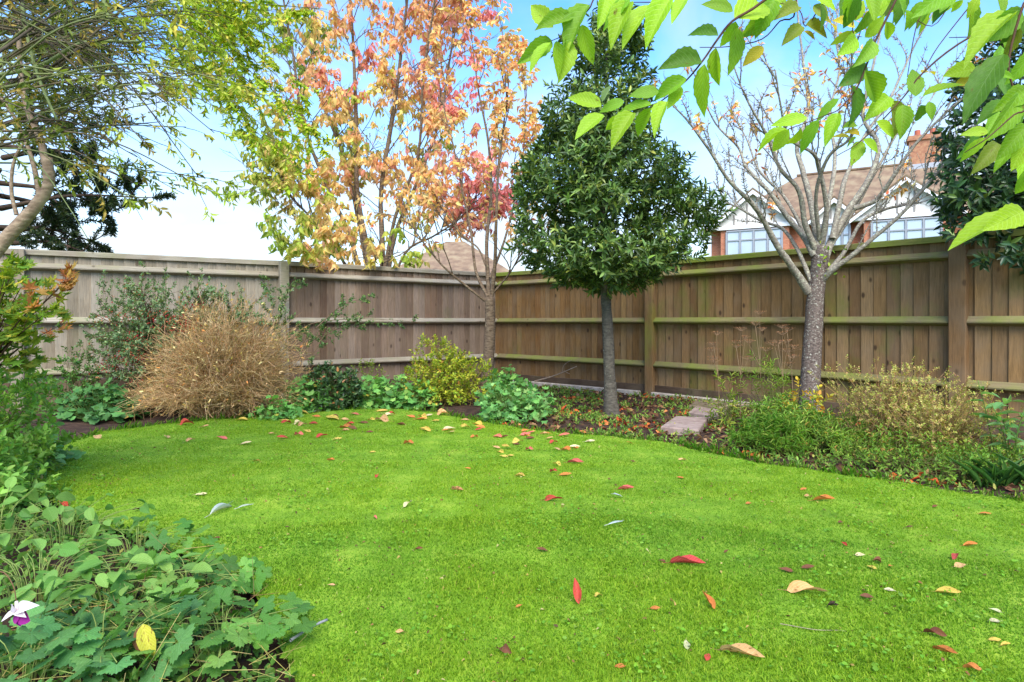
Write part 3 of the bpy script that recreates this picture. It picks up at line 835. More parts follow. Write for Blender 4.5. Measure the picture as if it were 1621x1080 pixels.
h2 = empty('bungalow', (-2.8, 31, 0), 'low house with brown tiled roof beyond the fence corner', 'house')
def h2p(mb, name, mat):
    return mb.build(name, mat, h2)
h2p(MB().box(-6.4, 0.2, 31, 38, 0, 3.1, c=0.01), 'wall', M_BRICK)
mb = MB(); mb.add([(-6.8, 30.6, 3.0), (0.6, 30.6, 3.0), (0.6, 38.4, 3.0), (-6.8, 38.4, 3.0), (-3.6, 34.5, 5.35), (-2.6, 34.5, 5.35)], [[0, 1, 5, 4], [1, 2, 5], [2, 3, 4, 5], [3, 0, 4], [3, 2, 1, 0]])
h2p(mb, 'roof', M_ROOF)
h2p(MB().box(-6.85, 0.65, 30.5, 30.58, 2.86, 3.04, c=0.01), 'gutter', M_WHITE)
for xw in (-5.4, -2.6):
    h2p(MB().box(xw, xw + 1.6, 30.93, 30.99, 1.0, 2.3, c=0.01), 'window', M_FRAME)

# ------------------------------------------------------------------ branch growing
def limb(geo, path, r0, r1, n=7, col=(1, 1, 1), rough=0.18, sub=5, power=0.8):
    p = smooth_path(path, sub)
    V, T = tube(p, r0, r1, n, rough, power)
    geo.add(V, T, col)
    return p

def offshoots(paths, n, ln, spread, up=0.3, tmin=0.25, bend=0.25, seg=4):
    """n side branches from each of the given paths; returns a list of paths"""
    res = []
    for p in paths:
        m = len(p)
        for k in range(n):
            t = tmin + (1 - tmin) * ((k + R.random()) / n)
            i = min(int(t * (m - 1)), m - 2); f = t * (m - 1) - i
            s = p[i] + (p[i + 1] - p[i]) * f
            d = unit(p[i + 1] - p[i]); q = unit(R.normal(size=3)); q = unit(q - d * np.dot(q, d))
            a = spread * (0.7 + 0.6 * R.random())
            v = unit(d * math.cos(a) + q * math.sin(a) + np.array([0, 0, up]))
            l = ln * (0.6 + 0.8 * R.random()) * (1.1 - 0.5 * t)
            pts = [s]
            for j in range(seg):
                v = unit(v + bend * R.normal(size=3) * 0.5 + np.array([0, 0, up * 0.15]))
                pts.append(pts[-1] + v * l / seg)
            res.append(np.array(pts))
    return res

def twigs(geo, paths, r0, r1, n=4, col=(1, 1, 1)):
    for p in paths:
        V, T = tube(p, r0, r1, n); geo.add(V, T, col)

def along(paths, per, tmin=0.2):
    pos, d = [], []
    for p in paths:
        m = len(p)
        for k in range(per):
            t = tmin + (1 - tmin) * R.random(); i = min(int(t * (m - 1)), m - 2); f = t * (m - 1) - i
            pos.append(p[i] + (p[i + 1] - p[i]) * f); d.append(p[i + 1] - p[i])
    return np.array(pos), unit(np.array(d))

def PP(pts, Y, dY=0.0):
    n = len(pts)
    return [P(x, y, Y + dY * k / max(n - 1, 1)) for k, (x, y) in enumerate(pts)]

# ---- bay tree with dense evergreen crown
bay_t = empty('bay_tree', G(967, 655), 'dark evergreen tree with dense leafy crown on a single bare trunk', 'tree')
g = Geo()
YB_ = 6.94
limb(g, PP([(967, 662), (965, 600), (962, 520), (958, 455), (955, 400)], YB_), 0.074, 0.048, 12, rough=0.12)
V, T = tube(smooth_path(PP([(969, 668), (968, 652), (966, 630), (966, 605)], YB_)), 0.115, 0.066, 12, 0.16, 0.6); g.add(V, T)
g.build('trunk', M_BARK_BAY, bay_t)
g = Geo()
for k in range(26):
    a = k * 2.4; t = 0.25 + 0.75 * (k / 26)
    top = P(955, 430, YB_) + np.array([0, 0, 2.1 * t * 0.8])
    e2 = top + np.array([math.cos(a) * 0.85 * (1.15 - t), math.sin(a) * 0.85 * (1.15 - t), 0.35])
    limb(g, [top, (top + e2) / 2 + np.array([0, 0, 0.02]), e2], 0.016, 0.006, 5)
limb(g, PP([(955, 420), (958, 250), (960, 80)], YB_), 0.05, 0.012, 8)
g.build('limb', M_BARK_BAY, bay_t)
prof_y = np.array([462, 445, 420, 380, 330, 270, 210, 160, 110, 60, 20])
prof_l = np.array([940, 880, 840, 820, 820, 836, 858, 866, 876, 896, 925])
prof_r = np.array([985, 1044, 1092, 1112, 1106, 1082, 1050, 1040, 1032, 1016, 990])
g = Geo(); CC = []; DD = []
nS = 2700
while len(CC) < nS:
    py = R.uniform(20, 458); l = np.interp(py, prof_y[::-1], prof_l[::-1]); r = np.interp(py, prof_y[::-1], prof_r[::-1])
    c = (l + r) / 2; hw = (r - l) / 2 * YB_ / F; a = R.random() * 6.283; rr = R.random() ** 0.33
    ctr = P(c, py, YB_)
    off = np.array([math.cos(a), math.sin(a), 0]) * hw * rr
    p = ctr + off
    lf = lump(p, 3.6, 1.0) + 0.5 * lump(p, 8.0, 4.0)
    if rr > 0.55 and lf < -0.22: continue
    if py < 200 and (R.random() < 0.62 or lf < 0.0): continue
    p = p + off * 0.20 * lf - unit(off + np.array([0, 0, 1e-6])) * 0.06
    CC.append(p); DD.append(off / max(hw, 0.01) * 0.9 + np.array([0, 0, 0.55]) + 0.45 * R.normal(size=3))
sprigs(g, CC, DD, 0.13, 9, 0.086, 0.36, T_LANCE, [((80, 108, 58), 4), ((98, 126, 66), 3), ((64, 90, 52), 4), ((126, 150, 76), 1.4), ((156, 168, 88), 0.3)], ang=58, upn=0.5)
g.build('crown', M_GLOSS, bay_t, 'stuff')

# ---- bare cherry tree by the brown fence
ch_t = empty('cherry_tree', G(1283, 662), 'nearly bare cherry tree with lichen-spotted trunk in front of the brown fence', 'tree')
YC = 6.6
g = Geo()
tp = limb(g, PP([(1282, 690), (1281, 640), (1284, 580), (1288, 520), (1291, 470), (1297, 420), (1300, 390)], YC), 0.112, 0.075, 12, rough=0.06, sub=6, power=0.7)
g.build('trunk', M_BARK_CHERRY, ch_t)
LIMBS = [
    ([(1279, 462), (1255, 420), (1232, 385), (1213, 350), (1191, 323), (1154, 284), (1123, 241), (1090, 195), (1062, 160)], -0.9, 0.052),
    ([(1290, 405), (1270, 375), (1248, 350), (1217, 307), (1197, 285), (1178, 262), (1166, 233), (1135, 190), (1105, 140)], 0.7, 0.046),
    ([(1293, 400), (1275, 350), (1263, 303), (1232, 264), (1217, 218), (1201, 190), (1174, 150), (1160, 90)], -0.5, 0.040),
    ([(1296, 395), (1282, 330), (1272, 270), (1262, 230), (1276, 175), (1271, 100), (1264, 20), (1262, -60)], 0.9, 0.046),
    ([(1300, 395), (1306, 330), (1302, 270), (1288, 240), (1250, 215), (1232, 170), (1225, 110)], -1.0, 0.036),
    ([(1302, 420), (1320, 375), (1350, 325), (1378, 280), (1392, 232), (1368, 180), (1380, 120), (1392, 40), (1398, -50)], 0.6, 0.056),
    ([(1352, 330), (1380, 322), (1397, 308), (1411, 272), (1450, 229), (1489, 183), (1530, 150), (1560, 120)], -0.6, 0.034),
    ([(1297, 450), (1318, 432), (1349, 404), (1385, 375), (1425, 342), (1465, 295), (1493, 260), (1526, 225)], -0.9, 0.042),
    ([(1318, 378), (1333, 300), (1345, 265), (1372, 214), (1405, 160), (1430, 110), (1455, 60), (1490, 0)], 0.8, 0.036),
    ([(1300, 380), (1318, 300), (1322, 240), (1316, 180), (1330, 110), (1326, 40), (1335, -40)], 1.3, 0.034),
    ([(1284, 445), (1262, 392), (1240, 362), (1205, 352), (1172, 330), (1150, 318), (1128, 290)], 0.9, 0.030),
    ([(1300, 440), (1330, 398), (1362, 352), (1400, 330), (1440, 318), (1475, 282), (1500, 240)], 0.9, 0.032),
    ([(1294, 410), (1258, 340), (1236, 310), (1200, 270), (1180, 215), (1150, 170)], 1.2, 0.028),
    ([(1304, 405), (1345, 345), (1390, 262), (1425, 205), (1470, 165), (1500, 110)], 1.0, 0.030),
    ([(1298, 385), (1290, 310), (1310, 250), (1345, 215), (1352, 150), (1348, 60)], -1.2, 0.028),
]
all_limbs = []; stubs = []
gd = Geo()
for pts, dY, r in LIMBS:
    g = Geo()
    path = PP(pts, YC, dY)
    path = [path[0]] + [q + R.normal(size=3) * 0.012 for q in path[1:]]
    p = limb(g, path, r * 0.88, 0.006, 8, rough=0.25, power=0.75)
    s1 = offshoots([p], 9, 0.72, 0.6, 0.5, 0.3, 0.35, 5)
    s2 = offshoots(s1, 2, 0.26, 0.6, 0.3, 0.2, 0.4, 3)
    twigs(g, s1, 0.0075, 0.0025, 5); twigs(g, s2, 0.0035, 0.0015, 3)
    spur, sd = along([p] + s1, 26, 0.15)       # short fruiting spurs
    V, T = sticks(spur, spur + rdir(len(spur)) * 0.03 + np.array([0, 0, 0.012]), 0.005, 0.003); g.add(V, T)
    g.build('limb', M_BARK_LIMB, ch_t)
    pos, dr = along(s1 + s2, 2, 0.4); stubs.append((pos, dr))
pos = np.concatenate([a for a, _ in stubs]); dr = np.concatenate([b for _, b in stubs])
px = CX + pos[:, 0] / pos[:, 1] * F; py = HY - (pos[:, 2] - H) / pos[:, 1] * F
k = (lump(pos, 2.2, 2.0) > 0.28) & (R.random(len(pos)) < 0.8)
pos, dr = pos[k], dr[k]
sprigs(gd, pos, dr + np.array([0, 0, -0.3]), 0.05, 3, 0.062, 0.45, T_DROOP, [((222, 178, 118), 3), ((232, 196, 140), 2), ((206, 142, 86), 2), ((214, 120, 84), 0.6)], droop=0.5)
gd.build('crown', M_DRY, ch_t, 'stuff')
g = Geo()
pos = np.stack([R.uniform(1292, 1345, 60), R.uniform(385, 440, 60)], 1)
bp_ = np.array([P(x, y, YC - 0.12) for x, y in pos[:26]])
leaves(g, bp_, rdir(26), rdir(26), 0.05, 0.5, T_OVAL, pick([((120, 160, 50), 1), ((150, 170, 60), 1)], 26))
g.build('sucker_leaves', M_LEAF, ch_t, 'stuff')

# ---- slender autumn tree in front of the fence corner
tb = empty('autumn_tree', G(768, 628), 'slender tree with thinning orange leaves before the fence corner', 'tree')
YT = 8.5
g = Geo()
limb(g, PP([(767, 640), (770, 615), (774, 560), (776, 510), (775, 470)], YT), 0.088, 0.07, 10, rough=0.08)
g.build('trunk', M_BARK_BROWN, tb)
TL = [([(775, 490), (772, 440), (770, 380), (776, 300), (772, 220), (760, 150), (748, 90), (742, 30)], 0.6, 0.05),
      ([(777, 480), (786, 420), (782, 350), (790, 270), (800, 200), (806, 130), (800, 60)], -0.5, 0.042),
      ([(772, 470), (755, 430), (745, 370), (730, 300), (718, 230), (700, 170), (690, 110)], 0.9, 0.034),
      ([(770, 478), (735, 445), (700, 420), (672, 385), (650, 360), (630, 340)], -0.5, 0.026),
      ([(780, 465), (800, 440), (816, 415), (828, 380)], -0.3, 0.022),
      ([(776, 440), (800, 380), (815, 310), (826, 240), (832, 170), (828, 110)], 0.7, 0.028),
      ([(769, 420), (752, 390), (728, 372), (700, 350), (680, 310)], 0.4, 0.02)]
posL = []; drL = []
for pts, dY, r in TL:
    g = Geo()
    p = limb(g, [q + (R.normal(size=3) * 0.02 if i else 0) for i, q in enumerate(PP(pts, YT, dY))], r * 0.75, 0.005, 7, power=0.8)
    s1 = offshoots([p], 9, 0.8, 0.55, 0.5, 0.3, 0.35, 5); s2 = offshoots(s1, 4, 0.3, 0.6, 0.2, 0.25, 0.4, 3)
    twigs(g, s1, 0.009, 0.003, 5); twigs(g, s2, 0.004, 0.002, 3)
    g.build('limb', M_BARK_BROWN, tb)
    a, b_ = along(s1 + s2, 5, 0.2); posL.append(a); drL.append(b_)
pos = np.concatenate(posL); dr = np.concatenate(drL)
k = R.random(len(pos)) < np.interp(pos[:, 2], [1.8, 2.6, 3.6, 5.2], [0.08, 0.28, 0.8, 1.0])
pos, dr = pos[k], dr[k]
g = Geo()
sprigs(g, pos, dr + np.array([0, 0, -0.4]), 0.14, 3, 0.086, 0.5, T_DROOP, [((232, 176, 118), 4), ((236, 190, 138), 3), ((230, 156, 120), 2), ((234, 198, 136), 2), ((222, 132, 116), 0.6), ((200, 182, 100), 1.2)], droop=0.9, upn=0.1)
g.build('crown', M_AUTUMN, tb, 'stuff')

# ---- large autumn tree behind the grey fence
ta = empty('autumn_tree', (-2.5, 11.6, 0), 'broad many-stemmed tree in green, gold and red leaf behind the fence', 'tree')
YA = 11.4
TL = [([(592, 560), (585, 420), (566, 300), (562, 180), (556, 60), (548, -60), (545, -160)], 0.5, 0.085),
      ([(596, 560), (602, 420), (606, 300), (622, 170), (640, 40), (655, -100), (660, -180)], -0.4, 0.08),
      ([(588, 540), (560, 400), (520, 300), (482, 200), (462, 90), (452, -20), (448, -100)], -0.8, 0.06),
      ([(600, 540), (618, 400), (652, 300), (690, 190), (712, 90), (738, -20), (750, -100)], 0.9, 0.06),
      ([(584, 500), (535, 395), (490, 345), (455, 300), (430, 240)], -0.7, 0.04),
      ([(605, 500), (640, 400), (685, 372), (730, 350), (765, 300)], -0.4, 0.035),
      ([(590, 480), (570, 360), (545, 250), (500, 130), (490, 20), (500, -100)], 1.4, 0.05),
      ([(600, 480), (625, 350), (660, 240), (668, 120), (690, 0), (700, -100)], -1.2, 0.05),
      ([(585, 470), (540, 400), (500, 392), (462, 402)], -2.75, 0.025),
      ([(600, 470), (606, 410), (600, 398), (592, 412)], -2.05, 0.025)]
posL = []; drL = []
for pts, dY, r in TL:
    g = Geo()
    pp_ = PP(pts, YA, dY)
    if r > 0.055: pp_[0][2] = -0.1
    p = limb(g, [q + (R.normal(size=3) * 0.03 if i else 0) for i, q in enumerate(pp_)], r * 0.8, 0.01, 7, power=0.8)
    s1 = offshoots([p], 20 if r > 0.03 else 7, 1.25 if r > 0.03 else 0.7, 0.8, 0.3, 0.26, 0.35, 5); s2 = offshoots(s1, 6, 0.48, 0.7, 0.1, 0.25, 0.4, 3)
    twigs(g, s1, 0.012, 0.004, 4); twigs(g, s2, 0.005, 0.003, 3)
    g.build('trunk' if r > 0.055 else 'limb', M_BARK_BROWN, ta)
    a, b_ = along(s1, 8, 0.25); posL.append(a); drL.append(b_)
    a, b_ = along(s2, 7, 0.15); posL.append(a); drL.append(b_)
pos = np.concatenate(posL); dr = np.concatenate(drL)
px = CX + pos[:, 0] / pos[:, 1] * F; py = HY - (pos[:, 2] - H) / pos[:, 1] * F
k = (lump(pos, 1.9, 3.0) + 0.5 * lump(pos, 4.5, 1.0) > -0.42 + 0.25 * R.random(len(pos))) & (pos[:, 0] > -4.5) & (pos[:, 2] > 1.72)
pos, dr = pos[k], dr[k]
redness = np.clip(0.40 + 0.08 * (pos[:, 2] - 4.2) + 0.17 * (pos[:, 0] + 2.4) + 0.42 * lump(pos, 1.4, 5.0) + 0.14 * R.normal(size=len(pos)), 0, 1)
stops = np.array([S(152, 176, 66), S(194, 194, 92), S(238, 200, 128), S(244, 182, 130), S(244, 162, 138), S(240, 148, 146)])
rr = np.clip(redness, 0, 0.999) * 5; ii = rr.astype(int); ff = (rr - ii)[:, None]
cols = stops[ii] * (1 - ff) + stops[np.minimum(ii + 1, 5)] * ff
cols = np.clip(cols * 1.15, 0, 0.9)
g = Geo()
sprigs(g, pos, dr + np.array([0, 0, -0.6]), 0.24, 3, 0.122, 0.48, T_DROOP, None, droop=1.5, upn=0.1, cols=cols)
g.build('crown', M_AUTUMN, ta, 'stuff')

# ---- dark conifer beyond the grey fence
cn_t = empty('conifer_tree', (-10.5, 14, 0), 'dark spreading conifer rising behind the grey fence', 'tree')
g = Geo(); YD = 13.0; CC = []; DD = []
tr = limb(g, [np.array([-11.6, YD, -0.1]), P(-75, 300, YD), P(-70, 150, YD), P(-75, -100, YD)], 0.22, 0.08, 9)
for (sx_, sy_, ex, ey, n_) in [(0, 330, 230, 305, 240), (0, 290, 190, 330, 230), (0, 360, 165, 382, 200), (5, 250, 160, 240, 220), (0, 200, 150, 170, 200), (0, 230, 200, 275, 220),
                               (0, 330, -120, 330, 100), (0, 270, -120, 260, 100), (0, 140, 140, 90, 160), (0, 100, 120, 40, 160), (0, 310, 120, 350, 200), (-60, 370, 110, 372, 160), (0, 50, 90, -40, 140), (20, 385, 150, 398, 120)]:
    a = P(sx_, sy_, YD); b_ = P(ex, ey, YD + R.uniform(-1.4, 1.4)); b_[2] -= 0.1
    p = limb(g, [a, (a + b_) / 2 + np.array([0, 0, 0.15]), b_], 0.06, 0.01, 6)
    s1 = offshoots([p], 14, 0.7, 0.9, 0.05, 0.2, 0.3, 4); twigs(g, s1, 0.014, 0.005, 4)
    q, dq = along(s1, max(2, n_ // 14), 0.2); CC.append(q); DD.append(dq)
g.build('trunk', M_BARK_DARK, cn_t)
CC = np.concatenate(CC); DD = np.concatenate(DD)
g = Geo()
sprigs(g, CC, DD + 0.3 * rdir(len(CC)), 0.16, 9, 0.10, 0.28, T_LANCE, [((44, 62, 42), 4), ((58, 76, 46), 3), ((34, 50, 38), 3), ((76, 84, 52), 1)], ang=50, upn=0.3)
g.build('crown', M_LEAF, cn_t, 'stuff')

# ---- laurel hanging over the fence at the right edge
la_t = empty('laurel_tree', (5.6, 5.95, 0), 'glossy dark laurel hanging over the brown fence behind its thick post', 'tree')
g = Geo(); YL = 5.9
limb(g, [np.array([5.5, 6.1, -0.1]), np.array([5.3, 6.0, 1.5]), np.array([5.0, 5.9, 2.6]), np.array([4.9, 5.8, 3.6])], 0.07, 0.02, 8)
CC = []; DD = []
for k in range(60):
    a = np.array([5.2, 6.0, 1.6 + 2.0 * R.random()]); v = unit(np.array([R.normal() - 0.5, R.normal() * 0.9, 0.3 * R.normal()]))
    e2 = a + v * (0.75 + 0.4 * R.random()); 
    limb(g, [a, (a + e2) / 2 + np.array([0, 0, 0.08]), e2], 0.014, 0.004, 5)
g.build('trunk', M_BARK_BAY, la_t)
while len(CC) < 900:
    px_, py_ = R.uniform(1490, 1760), R.uniform(60, 415)
    l = np.interp(py_, [60, 140, 230, 300, 350, 385, 415], [1580, 1530, 1512, 1496, 1506, 1535, 1570])
    dep = R.uniform(-0.5, 0.7)
    p = P(px_, py_, YL + dep)
    if px_ < l + 12 * lump(p, 4, 1): continue
    if lump(p, 3.4, 2.0) + 0.5 * lump(p, 8, 1) < -0.25: continue
    if py_ < 230 and R.random() < 0.45: continue
    CC.append(p); DD.append(unit(p - np.array([5.3, 6.0, 2.5])) + np.array([0, 0, 0.3]) + 0.4 * R.normal(size=3))
g = Geo()
sprigs(g, CC, DD, 0.15, 9, 0.10, 0.4, T_LANCE, [((44, 72, 44), 4), ((60, 90, 52), 3), ((38, 62, 40), 3), ((92, 120, 56), 1)], ang=58, upn=0.5)
g.build('crown', M_GLOSS, la_t, 'stuff')

# ------------------------------------------------------------------ shrubs and plants
def ground_pt(px, Y):
    return np.array([(px - CX) / F * Y, Y, 0.0])

def dome_pts(c, rx, ry, rz, n, inner=0.45, flat=0.0, lumpy=0.25, ls=5.0):
    """points in an uneven half ellipsoid standing on the ground, thicker towards its surface"""
    d = rdir(n); d[:, 2] = np.abs(d[:, 2]) * (1 - flat)
    q = inner + (1 - inner) * R.random(n) ** 0.6
    s = 1 + lumpy * lump(d * np.array([rx, ry, rz]) + c, ls, 1.7)
    p = np.array(c) + d * np.array([rx, ry, rz]) * (q * s)[:, None]
    p[:, 2] = np.maximum(p[:, 2], c[2] + 0.02)
    return p, unit(d / np.array([rx, ry, rz]))

def bush(name, label, cat, c, rx, ry, rz, n, m, size, width, tmpl, pal, mat=None, Ln=0.1, ang=60, up=0.5, upn=0.5, droop=0.0, stemc=(110, 110, 60), stems=60, sr=0.004, group=None, inner=0.45, lumpy=0.25, ls=5.0, jitd=0.5):
    t = empty(name, c, label, cat, group)
    p, d = dome_pts(c, rx, ry, rz, n, inner, lumpy=lumpy, ls=ls)
    g, sg = Geo(), Geo()
    sprigs(g, p, d + np.array([0, 0, up]) + jitd * R.normal(size=(n, 3)), Ln, m, size, width, tmpl, pal, ang=ang, upn=upn, droop=droop, stem=(sg, 0.0016, stemc))
    k = R.choice(n, min(stems, n), replace=False)
    base = np.array(c) + np.concatenate([R.normal(size=(len(k), 2)) * np.array([rx, ry]) * 0.25, -0.03 * np.ones((len(k), 1))], 1)
    mid = (base + p[k]) / 2 + np.array([0, 0, 0.12 * rz])
    for A, B, r0, r1 in ((base, mid, sr, sr * 0.8), (mid, p[k], sr * 0.8, sr * 0.4)):
        V, T = sticks(A, B, r0, r1); sg.add(V, T, S(*stemc))
    g.build('foliage', mat or M_LEAF, t, 'stuff')
    sg.build('stem', M_STEM, t, 'stuff')
    return t

def mound(name, label, cat, c, rx, ry, rz, n, size, tmpl, pal, mat=None, group=None, stemc=(120, 140, 70), lumpy=0.3, ls=6.0, tilt=0.5):
    """low clump of stalked leaves that face up and outward"""
    t = empty(name, c, label, cat, group)
    p, d = dome_pts(c, rx, ry, rz, n, 0.35, lumpy=lumpy, ls=ls)
    out_ = unit(np.concatenate([(p - np.array(c))[:, :2], np.zeros((n, 1))], 1) + 0.5 * rdir(n))
    nr = np.array([0, -0.25, 1.0]) + tilt * d + 0.4 * R.normal(size=(n, 3))
    g, sg = Geo(), Geo()
    leaves(g, p, out_ + np.array([0, 0, -0.25]), nr, size * (0.6 + 0.8 * R.random(n)), 1.0, tmpl, pick(pal, n))
    base = np.array(c) + (p - np.array(c)) * np.array([0.45, 0.45, 0.0]) + np.array([0, 0, -0.03])
    V, T = sticks(base, p + unit(out_) * size * 0.25, 0.003, 0.0018); sg.add(V, T, S(*stemc))
    g.build('foliage', mat or M_LEAF, t, 'stuff'); sg.build('stem', M_STEM, t, 'stuff')
    return t

GER = [((102, 158, 82), 3), ((120, 174, 92), 2), ((86, 140, 72), 3), ((140, 184, 98), 1), ((186, 178, 80), 0.12)]
# dry tan shrub: hundreds of fine arching stems
c = ground_pt(350, 6.95)
t = empty('dry_shrub', c, 'dome of dry tan twiggy stems in front of the grey fence', 'shrub')
g = Geo(); n = 2600
d = rdir(n); d[:, 2] = np.abs(d[:, 2]) * 0.9 + 0.12; d = unit(d)
base = c + np.stack([R.normal(size=n) * 0.12, R.normal(size=n) * 0.10, 0 * d[:, 0] - 0.03], 1)
sc_ = (0.66 + 0.46 * R.random(n)) * (1 + 0.22 * lump(d, 4, 1))
tip = c + d * np.array([0.86, 0.72, 1.16]) * sc_[:, None]
q1 = base + (tip - base) * 0.4 + np.array([0, 0, 0.10]) + 0.04 * R.normal(size=(n, 3)); q2 = base + (tip - base) * 0.75 + np.array([0, 0, 0.09]) + 0.05 * R.normal(size=(n, 3))
pal = [((198, 168, 128), 3), ((176, 146, 104), 3), ((150, 128, 86), 2), ((214, 188, 150), 2), ((124, 106, 68), 1)]
tipn = tip + 0.04 * R.normal(size=(n, 3)) - np.array([0, 0, 0.06]) * d[:, :1] ** 2
cl = pick(pal, n, gain=np.array([1.34, 1.22, 1.0]))
for A, B, r0, r1 in ((base, q1, 0.0035, 0.003), (q1, q2, 0.003, 0.0022), (q2, tipn, 0.0022, 0.0012)):
    V, T = sticks(A, B, r0, r1); g.add(V, T, np.repeat(cl, 6, 0))
# forking twiglets near the surface
for rep in range(3):
    s_ = q2 + (tipn - q2) * R.random((n, 1)); e2 = s_ + unit(d + 0.9 * R.normal(size=(n, 3))) * 0.16
    V, T = sticks(s_, e2, 0.0016, 0.001); g.add(V, T, np.repeat(pick(pal, n, gain=np.array([1.34, 1.22, 1.0])), 6, 0))
g.build('stem', M_STEM, t, 'stuff')
g = Geo(); k = R.choice(n, 1100); kk = tipn[k]
leaves(g, kk, d[k] + 0.7 * R.normal(size=(len(k), 3)), rdir(len(k)), 0.028 + 0.02 * R.random(len(k)), 0.4, T_DROOP, pick([((220, 196, 150), 3), ((196, 160, 104), 3), ((210, 140, 80), 0.5), ((164, 150, 84), 1)], len(k)))
g.build('foliage', M_DRY, t, 'stuff')

# cotoneaster with red berries, spreading from behind the dry shrub
c = ground_pt(255, 7.15)
t = empty('berry_shrub', c, 'grey green spreading shrub with clusters of red berries before the grey fence', 'shrub')
g, sg, bg_ = Geo(), Geo(), Geo(); CC = []; DD = []
ends = []
for k in range(110):
    ex, ey = R.uniform(120, 440), R.uniform(452, 640)
    cx_, cy_ = 275, 545
    if ((ex - cx_) / 165) ** 2 + ((ey - cy_) / 95) ** 2 > 1.05: continue
    if ex > 330 and ey > 520: continue
    Ye = R.uniform(6.7, 7.5)
    a = c + np.array([R.normal() * 0.1, R.normal() * 0.08, -0.03]); e2 = P(ex, ey, Ye)
    m_ = (a + e2) / 2 + np.array([0, 0, 0.28])
    p = limb(sg, [a, m_, e2], 0.011, 0.003, 5, S(92, 72, 54))
    s1 = offshoots([p], 11, 0.34, 0.8, 0.15, 0.35, 0.4, 4)
    twigs(sg, s1, 0.003, 0.0015, 3, S(104, 84, 62)); q, dq = along(s1, 4, 0.1); CC.append(q); DD.append(dq); ends.append((e2, s1))
for k in range(26):   # fine stray shoots above
    a = P(R.uniform(150, 440), R.uniform(470, 520), R.uniform(6.9, 7.5)); e2 = a + np.array([R.normal() * 0.25, R.normal() * 0.1, 0.2 + 0.25 * R.random()])
    p = limb(sg, [a, (a + e2) / 2 + 0.03 * R.normal(size=3), e2], 0.003, 0.001, 3, S(120, 104, 84)); q, dq = along([p], 9, 0.1); CC.append(q); DD.append(dq)
CC = np.concatenate(CC); DD = np.concatenate(DD)
sprigs(g, CC, DD + 0.5 * rdir(len(CC)), 0.05, 5, 0.034, 0.55, T_OVAL, [((104, 132, 96), 3), ((122, 148, 112), 2.5), ((86, 114, 78), 3), ((144, 162, 124), 1), ((150, 106, 72), 0.4)], upn=0.6)
octa_v = np.array([[1, 0, 0], [-1, 0, 0], [0, 1, 0], [0, -1, 0], [0, 0, 1], [0, 0, -1]], float)
octa_t = np.array([[0, 2, 4], [2, 1, 4], [1, 3, 4], [3, 0, 4], [2, 0, 5], [1, 2, 5], [3, 1, 5], [0, 3, 5]])
def berries(geo_, pos, r, col):
    n = len(pos); V = pos[:, None] + octa_v[None] * (r * (0.7 + 0.6 * R.random((n, 1, 1))))
    geo_.add(V.reshape(-1, 3), ((np.arange(n) * 6)[:, None, None] + octa_t[None]).reshape(-1, 3), np.repeat(col, 6, 0))
bc = [P(x, y, 6.72) for x, y in [(212, 565), (205, 570), (230, 540), (280, 505), (290, 512), (295, 516), (186, 500), (240, 500), (305, 485), (215, 535), (250, 515), (190, 570), (225, 560), (300, 552), (168, 580), (210, 605), (275, 500)]]
bpos = np.concatenate([q + R.normal(size=(26, 3)) * np.array([0.07, 0.06, 0.045]) for q in bc])
berries(bg_, bpos, 0.0075, pick([((168, 44, 36), 3), ((142, 30, 38), 2), ((190, 84, 48), 1)], len(bpos), gain=1.0))
g.build('foliage', M_LEAF, t, 'stuff'); sg.build('stem', M_STEM, t, 'stuff'); bg_.build('berries', M_GLOSS, t, 'stuff')

# arching spray trained against the fence
c = ground_pt(470, 8.0)
t = empty('fence_shrub', c, 'thin leafy shoots climbing the grey fence beside the dry shrub', 'shrub')
g, sg = Geo(), Geo(); CC = []; DD = []
for pts, dy in [([(470, 640), (462, 560), (480, 520), (520, 508), (590, 505), (680, 512)], 1.3), ([(470, 640), (455, 540), (452, 470), (470, 440)], 0.7), ([(468, 640), (480, 560), (500, 535), (545, 518), (570, 520)], 0.9),
                ([(465, 640), (440, 560), (432, 500), (425, 440)], 0.6), ([(470, 640), (490, 590), (480, 540), (474, 520)], 0.3), ([(500, 520), (540, 485), (590, 468)], 1.0), ([(466, 640), (448, 600), (440, 520), (448, 480)], 0.4), ([(472, 640), (492, 570), (520, 525), (560, 510), (610, 512)], 1.1)]:
    p = limb(sg, PP(pts, 8.0, dy), 0.010, 0.002, 4, S(110, 90, 66)); s1 = offshoots([p], 10, 0.22, 0.8, 0.1, 0.2, 0.4, 3); twigs(sg, s1, 0.0025, 0.001, 3, S(110, 96, 70))
    q, dq = along(s1 + [p], 8, 0.1); CC.append(q); DD.append(dq)
CC = np.concatenate(CC); DD = np.concatenate(DD)
sprigs(g, CC, DD + 0.5 * rdir(len(CC)), 0.05, 4, 0.033, 0.55, T_OVAL, [((86, 122, 78), 3), ((104, 140, 88), 2), ((70, 100, 62), 3), ((140, 160, 90), 0.6)])
g.build('foliage', M_LEAF, t, 'stuff'); sg.build('stem', M_STEM, t, 'stuff')

